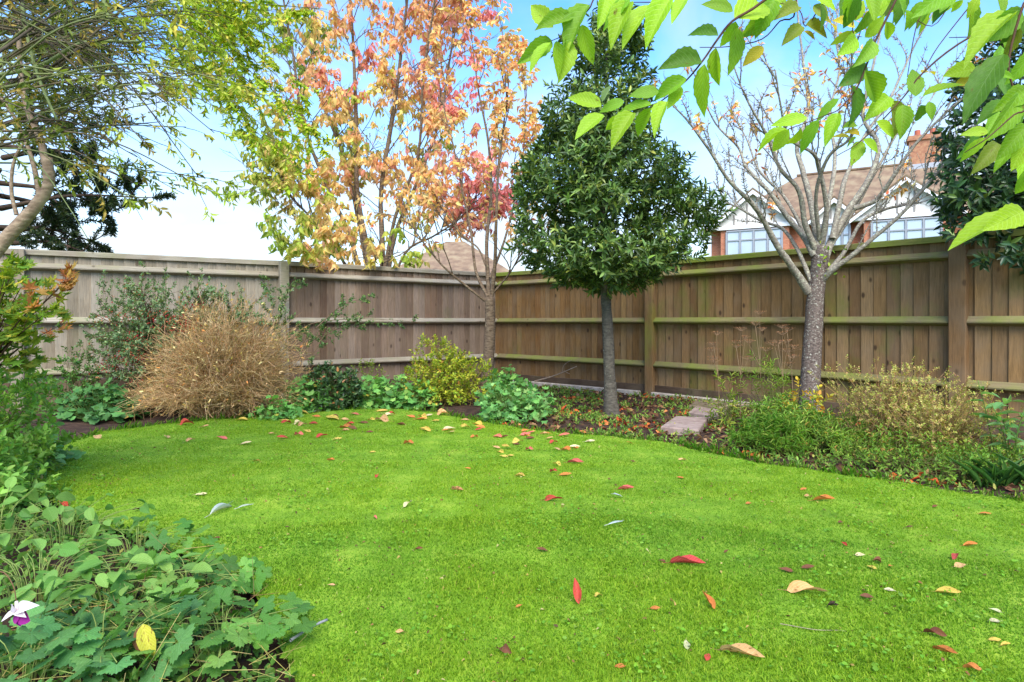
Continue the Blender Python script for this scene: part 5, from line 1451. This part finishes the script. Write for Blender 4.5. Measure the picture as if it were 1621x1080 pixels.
geranium_plant(-10, 2.9, 44, 0.36, 0.27, 0.075, 'taller oval leaved plant against the leafy shrub', PO, LEAF_OV, 0.62, 'oval_leaf_plant', 'oval leaved plants by the near lawn edge')
g = Geo(); n = 5200
P_ = np.stack([R.uniform(-3.4, -0.5, n), R.uniform(1.3, 4.6, n)], 1); P_ = P_[~inside(P_[:, 0], P_[:, 1])]; n = len(P_)
pos = np.stack([P_[:, 0], P_[:, 1], soil_h(P_[:, 0], P_[:, 1]) + 0.005], 1)
sprigs(g, pos, np.array([0, 0, 1.0]) + 0.6 * R.normal(size=(n, 3)), 0.06, 4, 0.032, 0.5, T_OVAL, [((96, 138, 62), 3), ((116, 156, 74), 2), ((78, 118, 54), 3), ((150, 150, 84), 0.5)])
go = g.build('ground_cover', M_LEAF, None, 'stuff'); tag(go, 'small leaved ground cover filling the near bed', 'ground cover')
g = Geo(); n = 380
P_ = np.stack([R.uniform(-1.6, -0.55, n), R.uniform(1.5, 2.7, n)], 1); P_ = P_[~inside(P_[:, 0], P_[:, 1])]; n = len(P_)
pos = np.stack([P_[:, 0], P_[:, 1], 0.02 + 0.05 * R.random(n)], 1); dd_ = np.stack([R.normal(size=n), R.normal(size=n), 0.3 * np.abs(R.normal(size=n))], 1)
V, T = sticks(pos, pos + unit(dd_) * (0.06 + 0.12 * R.random((n, 1))), 0.0012, 0.0006); g.add(V, T, np.repeat(pick([((186, 166, 112), 3), ((150, 150, 84), 2), ((140, 108, 76), 1)], n), 6, 0))
go = g.build('dry_stalks', M_STEM, None, 'stuff'); tag(go, 'dry straw stalks tangled among the geraniums', 'stalks')

# dying yellow leaf on its stalk
yl = empty('dying_leaf', P(222, 1075, 1.8), 'big drooping yellow leaf with brown edge standing among geraniums', 'leaf')
put_leaf('blade', P(226, 988, 1.8), P(240, 1044, 1.76), np.array([0.5, -1.0, 0.2]), 0.46, LEAF_OV[1], M_FALLEN, S(184, 180, 58), yl)
put_leaf('withered_edge', P(224, 990, 1.803), P(221, 1046, 1.775), np.array([-0.4, -1.0, 0.1]), 0.40, LEAF_OV[1], M_FALLEN, S(112, 78, 50), yl)
sg = Geo(); limb(sg, [P(146, 1085, 1.8), P(190, 1032, 1.8), P(222, 1010, 1.8), P(226, 988, 1.8)], 0.0025, 0.0018, 5, S(168, 166, 96), 0, 4); sg.build('stalk', M_STEM, yl)

# fuchsia flower
M_PETALW = mat_leaf('petal_white', 0.5, 0.3, 0.3, 'object', False, (1, 1, 1)); M_PETALP = mat_leaf('petal_purple', 0.5, 0.25, 0.3, 'object', False, (1, 0.8, 1))
fu = empty('fuchsia_flower', P(30, 985, 1.7), 'fuchsia flower with white sepals and purple skirt over the geraniums', 'flower')
fc = P(28, 966, 1.7)
for tipx in [(2, 982), (54, 957), (14, 958), (37, 975)]:
    put_leaf('sepal', fc, P(*tipx, 1.66), np.array([0.1, -0.8, 0.6]), 0.36, LEAF_LA[0], M_PETALW, S(236, 226, 224), fu)
for tipx in [(22, 988), (30, 993), (38, 990), (44, 984), (33, 986)]:
    put_leaf('petal', P(31, 970, 1.7), P(*tipx, 1.68 + random.uniform(-0.01, 0.02)), np.array([random.uniform(-0.4, 0.4), -1, 0.1]), 0.75, LEAF_OV[0], M_PETALP, S(150, 34, 130), fu)
V, T = tube(np.array([P(26, 952, 1.71), P(27, 960, 1.705), P(29, 970, 1.7)]), 0.004, 0.007, 8); g = Geo(); g.add(V, T, S(226, 206, 196)); g.build('tube', M_STEM, fu)
sg = Geo(); limb(sg, [P(26, 952, 1.71), P(20, 925, 1.72), P(0, 905, 1.75), P(-40, 930, 1.8), P(-60, 1060, 1.85)], 0.0014, 0.002, 5, S(120, 90, 60), 0, 4); sg.build('stalk', M_STEM, fu)

stick_thing('grey_stick', 'straight grey stick lying at the geranium edge of the lawn', [G(460, 1040) + [0, 0, 0.05], G(492, 1018) + [0, 0, 0.05], G(518, 1003) + [0, 0, 0.045]], 0.005, 0.004, (150, 150, 148))
stick_thing('thin_twig', 'thin pale twig lying in the grass before the two folded leaves', [G(1235, 1000) + [0, 0, 0.026], G(1292, 1011) + [0, 0, 0.028], G(1330, 1009) + [0, 0, 0.022], G(1362, 1014) + [0, 0, 0.020]], 0.0016, 0.001, (160, 150, 116))
# feathers
M_FEATH = mat_leaf('feather', 0.7, 0.2, 0.2, 'object', False, (1, 1, 1))
def feather(a, b_, label, col):
    t = empty('feather', G(*a), label, 'feather')
    A = G(*a) + np.array([0, 0, 0.035]); B = G(*b_) + np.array([0, 0, 0.045])
    put_leaf('vane', A, B, np.array([0, -0.8, 0.6]), 0.10, LEAF_LA[0], M_FEATH, S(*col), t)
    sg = Geo(); limb(sg, [A - (B - A) * 0.2, (A + B) / 2 + [0, 0, 0.002], B], 0.0012, 0.0006, 4, S(220, 216, 206), 0, 3); sg.build('quill', M_STEM, t)
feather((962, 842), (988, 838), 'small whitish feather lying in the middle of the lawn', (206, 216, 214))
feather((332, 826), (370, 806), 'long pale grey feather in the grass near the ground cover', (214, 218, 206))
feather((376, 815), (402, 810), 'short pale grey feather beside the long one', (206, 214, 196))
feather((970, 792), (984, 797), 'tiny white downy feather in the grass', (214, 220, 216))

# ---- cherry tree overhead: its trunk stands beside the camera, its leafy shoots hang into view
oc = empty('overhanging_cherry', (2.75, 0.9, 0), 'cherry branches with large lime green leaves hanging down in front', 'tree')
g = Geo()
limb(g, [np.array([2.75, 0.85, -0.1]), np.array([2.7, 0.9, 0.9]), np.array([2.55, 1.0, 1.7]), np.array([2.3, 1.15, 2.25])], 0.12, 0.08, 10)
g.build('trunk', M_BARK_CHERRY, oc)
g = Geo()
lb = limb(g, [np.array([2.4, 1.1, 2.1]), np.array([1.9, 1.4, 2.42]), np.array([1.2, 1.7, 2.5]), np.array([0.5, 1.85, 2.45]), np.array([0.05, 1.9, 2.35])], 0.05, 0.012, 8)
lb2 = limb(g, [np.array([2.5, 1.05, 1.9]), np.array([2.1, 1.35, 2.05]), np.array([1.75, 1.6, 2.1])], 0.035, 0.012, 8)
g.build('limb', M_BARK_CHERRY, oc)
zA = lambda x, y: (820 + x / 3.86, y / 3.86)
zB = lambda x, y: (1200 + x / 3.85, y / 3.85)
YO = 1.65
TW = [(zA, [(1600, -150), (1480, 20), (1310, 130), (1220, 240), (1130, 370), (1030, 490), (900, 600), (820, 640), (620, 690)], 0.0, 0.0042),
      (zA, [(1700, 40), (1600, 130), (1490, 240), (1290, 285), (1110, 290)], 0.10, 0.0026),
      (zA, [(560, -180), (460, 0), (430, 60), (290, 205), (205, 250)], 0.12, 0.003),
      (zA, [(1150, -160), (1000, -30), (860, 10), (700, 15)], 0.05, 0.003),
      (zB, [(900, -160), (840, 0), (720, 240), (660, 400), (600, 540), (500, 660), (420, 700), (180, 790)], -0.05, 0.0036),
      (zB, [(680, -140), (630, 0), (575, 150), (610, 290)], 0.1, 0.003),
      (zB, [(1800, -60), (1621, 40), (1220, 270), (1000, 450), (880, 600), (640, 850), (480, 950)], 0.02, 0.004),
      (zB, [(1720, -120), (1621, 20), (1530, 350), (1550, 520), (1621, 660), (1700, 800)], -0.1, 0.0042),
      (zB, [(1080, -140), (1030, 0), (960, 180), (910, 470)], 0.2, 0.0026),
      (zB, [(1420, -140), (1320, 0), (1100, 280), (1010, 440)], 0.25, 0.003),
      (zB, [(430, -150), (380, 30), (290, 160), (250, 60), (100, 10)], 0.12, 0.0028),
      (zB, [(1250, -120), (1180, 0), (1060, 160), (880, 60)], 0.3, 0.0024),
      (zB, [(1700, 600), (1560, 700), (1400, 840), (1260, 930)], -0.15, 0.003)]
for fz, pts, dy, r in TW:
    sg = Geo()
    pp_ = [P(*fz(x, y), YO + dy) for x, y in pts]
    near = lb[np.argmin(np.linalg.norm(lb - pp_[0], axis=1))] if pp_[0][2] > 1.75 else lb2[-1]
    limb(sg, [near, (near + pp_[0]) / 2 + np.array([0.01, 0, 0.02])] + pp_, r * 1.25, 0.0011, 6, S(92, 66, 50), 0.15, 4)
    sg.build('twig', M_STEM, oc)
LI, MI, DK, YE, OL = (164, 202, 46), (132, 178, 44), (94, 138, 44), (212, 188, 58), (136, 150, 54)
LV = [(zA, 0.12, [(205, 245, 30, 365, 110, MI), (200, 260, 75, 415, 80, LI), (235, 250, 255, 460, 100, LI), (290, 240, 280, 470, 90, LI), (440, 30, 285, 280, 130, MI), (340, 110, 130, 150, 110, MI), (215, 170, 85, 35, 110, LI), (390, 150, 450, 370, 110, LI), (540, -40, 510, 130, 90, LI)]),
      (zA, 0.05, [(700, -30, 515, 130, 110, MI), (690, 10, 570, 235, 120, LI), (810, 30, 645, 250, 110, LI), (930, -10, 790, 225, 130, LI), (1030, -20, 945, 115, 70, LI)]),
      (zA, 0.0, [(1315, 70, 1145, 20, 130, MI), (1320, 110, 1560, -20, 180, LI), (1225, 220, 1055, 195, 140, DK), (1120, 370, 900, 390, 150, DK), (1030, 480, 845, 590, 110, MI), (860, 560, 710, 560, 100, MI), (1210, 290, 1215, 510, 90, LI),
                 (1140, 390, 1100, 680, 110, LI), (1000, 530, 920, 650, 80, LI), (910, 620, 830, 790, 80, LI), (815, 660, 725, 820, 90, LI), (705, 690, 580, 860, 100, LI), (630, 700, 545, 790, 90, LI), (520, 700, 365, 820, 90, LI), (510, 650, 325, 590, 110, LI),
                 (820, 640, 620, 680, 90, MI), (650, 620, 510, 660, 80, MI), (515, 620, 560, 530, 50, (170, 190, 130))]),
      (zA, 0.1, [(1340, 170, 1340, 400, 110, MI), (1330, 130, 1260, 290, 100, MI), (1500, 285, 1385, 390, 100, YE), (1560, 60, 1380, 220, 130, MI)]),
      (zB, 0.12, [(100, 0, 0, 190, 150, MI), (130, 60, 60, 120, 70, YE), (270, 160, 165, 250, 130, OL), (290, 150, 428, 215, 110, OL), (280, 190, 345, 235, 55, YE), (340, 30, 420, 110, 90, OL), (380, 120, 505, 130, 60, YE), (250, 40, 130, 90, 90, OL), (60, -40, 230, 30, 110, LI), (330, -40, 480, 20, 110, LI)]),
      (zB, 0.1, [(600, 200, 450, 250, 80, LI), (600, 230, 510, 320, 70, LI), (590, 130, 640, 10, 110, LI), (650, 230, 775, 110, 120, LI), (590, 160, 480, 120, 80, YE), (620, 60, 540, 10, 80, LI)]),
      (zB, -0.05, [(660, 390, 520, 510, 110, DK), (575, 520, 590, 745, 100, DK), (650, 430, 740, 615, 120, MI), (700, 250, 620, 380, 90, MI), (780, 130, 800, 240, 100, LI), (900, 60, 910, 175, 90, MI), (495, 600, 350, 715, 75, MI), (490, 690, 415, 860, 85, LI), (300, 720, 110, 735, 95, LI),
                   (370, 730, 250, 910, 95, MI), (190, 790, 95, 915, 90, LI), (180, 790, 0, 890, 60, LI), (260, 780, 170, 890, 70, LI), (860, 0, 930, 100, 90, MI)]),
      (zB, 0.02, [(960, 590, 960, 415, 110, MI), (1000, 590, 1230, 505, 80, LI), (800, 590, 680, 700, 100, LI), (800, 610, 850, 830, 130, OL), (880, 640, 880, 815, 130, MI), (990, 640, 1000, 750, 100, DK), (1040, 620, 1060, 720, 90, MI), (720, 740, 830, 830, 110, LI), (640, 850, 730, 920, 80, LI),
                   (630, 860, 590, 970, 90, LI), (600, 760, 530, 770, 60, LI), (560, 840, 455, 830, 50, YE), (600, 840, 520, 890, 50, LI), (620, 830, 545, 800, 50, YE), (740, 700, 650, 720, 60, YE), (1330, 420, 1160, 450, 130, LI), (1200, 520, 1330, 480, 70, YE), (1000, 450, 1080, 410, 40, YE),
                   (760, 470, 690, 500, 50, YE)]),
      (zB, -0.1, [(1500, 330, 1270, 610, 120, DK), (1440, 460, 1560, 470, 80, MI), (1610, 60, 1380, 240, 150, MI), (1570, 90, 1280, 320, 110, LI), (1590, 570, 1430, 830, 150, MI), (1640, 760, 1490, 940, 160, MI), (1640, 560, 1480, 650, 110, MI), (1640, 100, 1500, 250, 140, DK), (1680, 300, 1580, 480, 150, MI),
                  (1640, 840, 1560, 1020, 130, LI), (1250, 0, 1180, 70, 90, LI), (1340, -20, 1290, 90, 80, LI), (1660, 1000, 1590, 1180, 130, MI)]),
      (zB, -0.15, [(1400, 840, 1230, 960, 90, LI), (1400, 800, 1280, 800, 60, LI), (1560, 1300, 1190, 1480, 110, LI), (1621, 1290, 1420, 1380, 110, LI)])]
for fz, dy, lst in LV:
    for bx, by, tx, ty, wz, c in lst:
        l_px = math.hypot(tx - bx, ty - by) / 3.86; full = 0.52 * max(l_px, 30); w_ = min(wz / 3.86, l_px * 0.75)
        Yl = YO + dy + random.uniform(-0.03, 0.03)
        B_ = P(*fz(bx, by), Yl); T_ = P(*fz(tx, ty), Yl + random.uniform(-0.04, 0.05))
        tilt = math.acos(min(1, w_ / full)) if w_ < full else 0
        ax = unit(T_ - B_); side = unit(np.cross(ax, np.array([0, -1.0, 0]))); tilt = max(tilt, 0.25) * random.choice([-1, 1])
        nr = np.array([0, -1.0, 0]) * math.cos(tilt) + side * math.sin(tilt)
        if nr[2] < -0.2: nr = np.array([0, -1.0, 0]) * math.cos(tilt) - side * math.sin(tilt)
        put_leaf('leaf', B_, B_ + (T_ - B_) * 1.12, nr, min(0.52, max(0.38, 0.9 * w_ / l_px)), random.choice(LEAF_CH), M_BIGLEAF, jcol(c, 0.12), oc)

for k in range(36):          # more leaves along the shoots nearest the trunk
    bx, by = R.uniform(1330, 1680), R.uniform(-150, 900)
    if k < 22: bx, by = R.uniform(300, 1300), R.uniform(-140, 40)
    l_ = R.uniform(150, 230); a = rad(R.uniform(70, 150)); Yl = YO + R.uniform(-0.12, 0.4)
    B_ = P(*zB(bx, by), Yl); T_ = P(*zB(bx + l_ * math.cos(a), by + l_ * math.sin(a)), Yl + R.uniform(-0.06, 0.06))
    nr = np.array([R.normal() * 0.5, -1.0, 0.4 + R.normal() * 0.5])
    put_leaf('leaf', B_, T_, nr, R.uniform(0.36, 0.48), random.choice(LEAF_CH), M_BIGLEAF, jcol(random.choice([LI, MI, MI, DK, OL]), 0.15), oc)

# ------------------------------------------------------------------ fallen leaves, one object each
def curled(seed, curl, fold, twist):
    rg = random.Random(seed); V = [(0, 0, 0.0)]; T = []; n = 9
    for k in range(n):
        t = (k + 1) / (n + 1); wd = cherry_w(t)
        zc = curl * (4 * t * (1 - t)) * 0.5; tw_ = twist * (t - 0.5)
        for s in (-1, -0.5, 0, 0.5, 1):
            y = s * wd; z = zc + fold * abs(s) * wd + rg.uniform(-0.012, 0.012)
            V.append((t, y * math.cos(tw_) - z * math.sin(tw_) * 0.6, y * math.sin(tw_) + z * math.cos(tw_)))
    V.append((1, 0, 0.02)); e_ = len(V) - 1
    T += [(0, 2 + q, 1 + q) for q in range(4)]
    for k in range(n - 1):
        a = 1 + 5 * k; b_ = a + 5
        for q in range(4): T += [(a + q, a + q + 1, b_ + q + 1), (a + q, b_ + q + 1, b_ + q)]
    a = 1 + 5 * (n - 1); T += [(a + q, a + q + 1, e_) for q in range(4)]
    # stalk
    V2, T2 = sticks([(-0.22, 0.02, 0.01)], [(0.02, 0, 0.0)], 0.012, 0.012)
    T = np.vstack([np.array(T), T2 + len(V)]); V = np.vstack([np.array(V), V2])
    return tri_mesh('fallen_leaf', V, T)
FL = {'flat': [curled(1, 0.05, 0.10, 0.3), curled(2, 0.08, 0.15, -0.4), curled(7, -0.06, 0.2, 0.2)], 'folded': [curled(3, 0.02, 0.40, 0.7), curled(4, 0.05, 0.3, -1.0), curled(8, -0.08, 0.45, 0.5)], 'curled': [curled(5, 0.14, 0.4, 1.6), curled(6, 0.18, 0.25, -1.5), curled(9, -0.12, 0.45, 1.2)]}
CO = {'red': (192, 70, 54), 'crimson': (186, 72, 64), 'orange': (206, 124, 58), 'yellow': (206, 178, 78), 'tan': (212, 162, 108), 'cream': (226, 204, 150), 'brown': (120, 76, 52), 'pale': (190, 186, 140), 'dark': (58, 44, 36), 'pinkish': (214, 110, 92)}
used_names = {}
def fallen(px_, py_, len_px, ang, col, form, label=None, wr=0.9, pitch=0.1, roll=None):
    b_ = G(px_, py_); d_ = b_[1]; l = 0.92 * len_px * d_ / F
    a = rad(ang)                      # direction on the ground, 0 = to the right, 90 = away
    z = float(hgt(b_[0], b_[1])) + 0.019
    dr = np.array([math.cos(a) * math.cos(pitch), math.sin(a) * math.cos(pitch), math.sin(pitch)])
    base = np.array([b_[0], b_[1], z]) - dr * l * 0.5 + np.array([0, 0, max(0, l * 0.5 * math.sin(abs(pitch)))])
    nr = np.array([0.15 * R.normal(), -0.25 + 0.15 * R.normal(), 1.0])
    if roll is not None: nr = np.array([0, -math.sin(roll), math.cos(roll)])
    o_ = put_leaf('fallen_leaf', base, base + dr * l, nr, wr * {'flat': 0.56, 'folded': 0.42, 'curled': 0.5}[form], random.choice(FL[form]), M_FALLEN, jcol(CO[col], 0.14))
    if px_ < 420 and py_ > 740: where = 'on the lawn by the near ground cover'
    elif px_ < 420: where = 'on the lawn before the dry tan shrub'
    elif py_ < 675: where = 'at the lawn edge by the ' + ('dark glossy shrub' if px_ < 560 else 'broad geranium clump' if px_ < 650 else 'yellow green shrub')
    elif px_ < 700 and py_ < 740: where = 'on the lawn a little out from the geraniums'
    elif px_ < 860 and py_ < 765: where = 'on the lawn before the blue green geranium clump'
    elif px_ < 1100 and py_ < 765: where = 'on the lawn before the evergreen tree'
    elif px_ > 1150 and py_ < 850: where = 'on the lawn before the buff seeded clumps'
    elif px_ > 1150: where = 'among the leaves strewn round the large tan one'
    else: where = 'alone out in the open lawn'
    return tag(o_, label or 'small %s %s leaf %s' % (form, col, where), 'leaf', 'fallen leaves on the lawn')
# the conspicuous ones near the camera
fallen(913, 962, 44, 100, 'red', 'folded', 'red folded leaf standing upright in the grass', 0.8, 0.9, 1.2)
fallen(1088, 903, 62, -18, 'crimson', 'folded', 'long crimson rolled leaf lying in the lawn', 0.5)
fallen(1278, 951, 66, -20, 'tan', 'folded', 'large tan folded leaf beside a dark withered scrap', 0.62)
fallen(1318, 973, 22, 10, 'dark', 'curled', 'dark withered scrap at the tip of the large tan leaf')
fallen(1121, 970, 40, 110, 'orange', 'folded', 'bright orange leaf lit at its edge, tilted in the grass', 0.6, 0.5)
fallen(799, 1042, 34, -40, 'brown', 'curled', 'brown leaf crumpled double in the lawn', 1.0)
fallen(1174, 1056, 78, -32, 'tan', 'folded', 'long tan and red torn leaf beside a small red one', 0.5)
fallen(1120, 1057, 22, 60, 'red', 'flat', 'small red leaf beside the long torn tan leaf')
fallen(1496, 1042, 40, -50, 'orange', 'folded', 'orange and cream leaf hanging below a withered brown one', 0.7)
fallen(1480, 1016, 36, -35, 'brown', 'curled', 'withered dark brown leaf above the orange and cream one', 0.8)
fallen(1513, 890, 24, 30, 'crimson', 'folded', 'crimson cupped leaf beside a flat tan one', 0.9, 0.3)
fallen(1520, 905, 24, 10, 'tan', 'flat', 'flat tan leaf under the crimson cupped one')
fallen(1087, 1036, 30, 80, 'pale', 'flat', 'pale oval leaf lying flat in long grass', 0.7)
fallen(1336, 866, 16, 100, 'red', 'folded', 'small red upright leaf beside the whitish oval leaf')
fallen(1362, 887, 16, -20, 'cream', 'flat', 'whitish oval leaf in the lawn beside the small red one', 1.0)
fallen(1536, 871, 28, 5, 'orange', 'folded', 'orange leaf next to a dark scrap at the edge of the lawn', 0.7)
fallen(1304, 799, 38, -5, 'orange', 'folded', 'long orange leaf arched like a boat on the lawn', 0.5)
fallen(877, 800, 34, -4, 'red', 'folded', 'red rolled leaf lying level in the middle of the lawn', 0.5)
fallen(724, 783, 30, -40, 'tan', 'folded', 'narrow tan rolled leaf in the middle of the lawn', 0.4)
fallen(646, 803, 22, 50, 'cream', 'folded', 'cream leaf with dark twig beside it', 0.7, 0.3)
fallen(596, 758, 14, 80, 'red', 'curled', 'dark red leaf standing on edge in the lawn')
fallen(594, 822, 14, 120, 'pinkish', 'folded', 'small pink leaf standing in the grass')
fallen(991, 781, 30, 0, 'pinkish', 'folded', 'pinkish orange leaf behind the small white feather', 0.5)
fallen(318, 791, 22, 5, 'cream', 'flat', 'cream leaf lying by a grey scrap near the feathers', 0.8)
rest = [(1388, 899, 18, 'brown', 'curled'), (1244, 910, 22, 'brown', 'flat'), (1279, 906, 20, 'brown', 'flat'), (1409, 947, 18, 'pale', 'flat'), (1501, 947, 34, 'yellow', 'folded'), (1575, 1021, 20, 'yellow', 'flat'), (1592, 1029, 18, 'yellow', 'folded'), (1538, 1070, 26, 'orange', 'curled'),
        (1575, 977, 18, 'pale', 'flat'), (1573, 994, 22, 'pale', 'flat'), (1272, 781, 14, 'orange', 'flat'), (1279, 794, 14, 'tan', 'curled'), (1372, 961, 22, 'brown', 'flat'), (1380, 908, 14, 'yellow', 'flat'),
        (911, 737, 26, 'pinkish', 'folded'), (822, 760, 18, 'yellow', 'folded'), (797, 724, 14, 'yellow', 'flat'), (808, 723, 12, 'yellow', 'flat'), (820, 703, 18, 'yellow', 'curled'), (785, 711, 14, 'tan', 'flat'), (787, 695, 16, 'pinkish', 'folded'), (895, 716, 18, 'orange', 'curled'), (881, 741, 14, 'yellow', 'curled'),
        (895, 758, 20, 'orange', 'flat'), (934, 706, 16, 'cream', 'flat'), (920, 689, 16, 'orange', 'flat'), (712, 683, 20, 'cream', 'flat'), (673, 684, 18, 'yellow', 'flat'), (647, 706, 16, 'orange', 'curled'), (524, 733, 14, 'orange', 'folded'), (510, 696, 18, 'red', 'folded'), (533, 702, 16, 'yellow', 'flat'),
        (547, 680, 18, 'orange', 'curled'), (526, 667, 26, 'yellow', 'flat'), (604, 667, 24, 'tan', 'curled'), (575, 672, 20, 'brown', 'flat'), (702, 658, 24, 'tan', 'curled'), (948, 954, 14, 'yellow', 'curled'), (1037, 973, 16, 'orange', 'flat'), (822, 968, 12, 'orange', 'flat'), (634, 1013, 16, 'tan', 'curled'),
        (663, 873, 14, 'brown', 'folded'), (524, 937, 12, 'tan', 'flat'), (858, 877, 18, 'brown', 'flat'), (982, 1068, 18, 'orange', 'flat'), (1076, 760, 12, 'orange', 'flat'), (1080, 730, 12, 'tan', 'folded'), (996, 707, 10, 'orange', 'flat'), (296, 676, 26, 'red', 'curled'), (324, 680, 16, 'tan', 'flat'),
        (302, 701, 14, 'tan', 'folded'), (351, 698, 18, 'pinkish', 'flat'), (389, 706, 18, 'cream', 'flat'), (406, 731, 14, 'orange', 'flat'), (264, 698, 14, 'tan', 'flat'), (154, 698, 18, 'tan', 'flat'), (384, 667, 24, 'yellow', 'flat'), (478, 657, 22, 'yellow', 'flat'), (100, 805, 24, 'red', 'curled'),
        (74, 776, 16, 'orange', 'curled'), (342, 857, 12, 'brown', 'flat'), (216, 818, 12, 'dark', 'curled'), (1185, 800, 12, 'orange', 'flat'), (1048, 895, 12, 'brown', 'flat'), (1270, 713, 30, 'red', 'folded'), (1440, 840, 12, 'brown', 'flat'), (1560, 820, 18, 'orange', 'flat'), (1480, 810, 12, 'brown', 'flat'),
        (605, 655, 18, 'yellow', 'flat'), (650, 662, 16, 'orange', 'flat'), (560, 660, 16, 'pinkish', 'flat'), (735, 668, 16, 'tan', 'flat'), (760, 680, 16, 'orange', 'flat'), (585, 690, 12, 'brown', 'flat'), (690, 668, 14, 'yellow', 'flat'), (500, 664, 14, 'orange', 'flat'), (450, 668, 16, 'yellow', 'flat'), (430, 690, 10, 'tan', 'flat'),
        (620, 659, 12, 'red', 'curled'), (840, 690, 14, 'pinkish', 'flat'), (870, 700, 12, 'tan', 'flat'), (740, 745, 10, 'orange', 'flat'), (1000, 735, 10, 'brown', 'flat'), (590, 720, 10, 'yellow', 'flat'), (1330, 832, 12, 'brown', 'flat'), (1410, 905, 12, 'orange', 'flat'), (1150, 880, 10, 'brown', 'flat')]
for k in range(44):           # thicker scatter at the back of the lawn, under the autumn trees
    px_ = R.uniform(430, 930); py_ = np.interp(px_, [430, 600, 700, 780, 930], [662, 655, 660, 679, 698]) + abs(R.normal()) * 26
    rest.append((px_, py_, R.uniform(10, 19), random.choice(['yellow', 'orange', 'tan', 'cream', 'pinkish', 'red', 'brown', 'yellow', 'orange']), random.choice(['flat', 'flat', 'folded', 'curled'])))
for px_, py_, l_, c_, f_ in rest:
    fallen(px_, py_, l_ * 1.15, random.uniform(-30, 30) + random.choice([0, 180]), c_, f_, None, random.uniform(0.65, 1.0), random.uniform(0.0, 0.25))
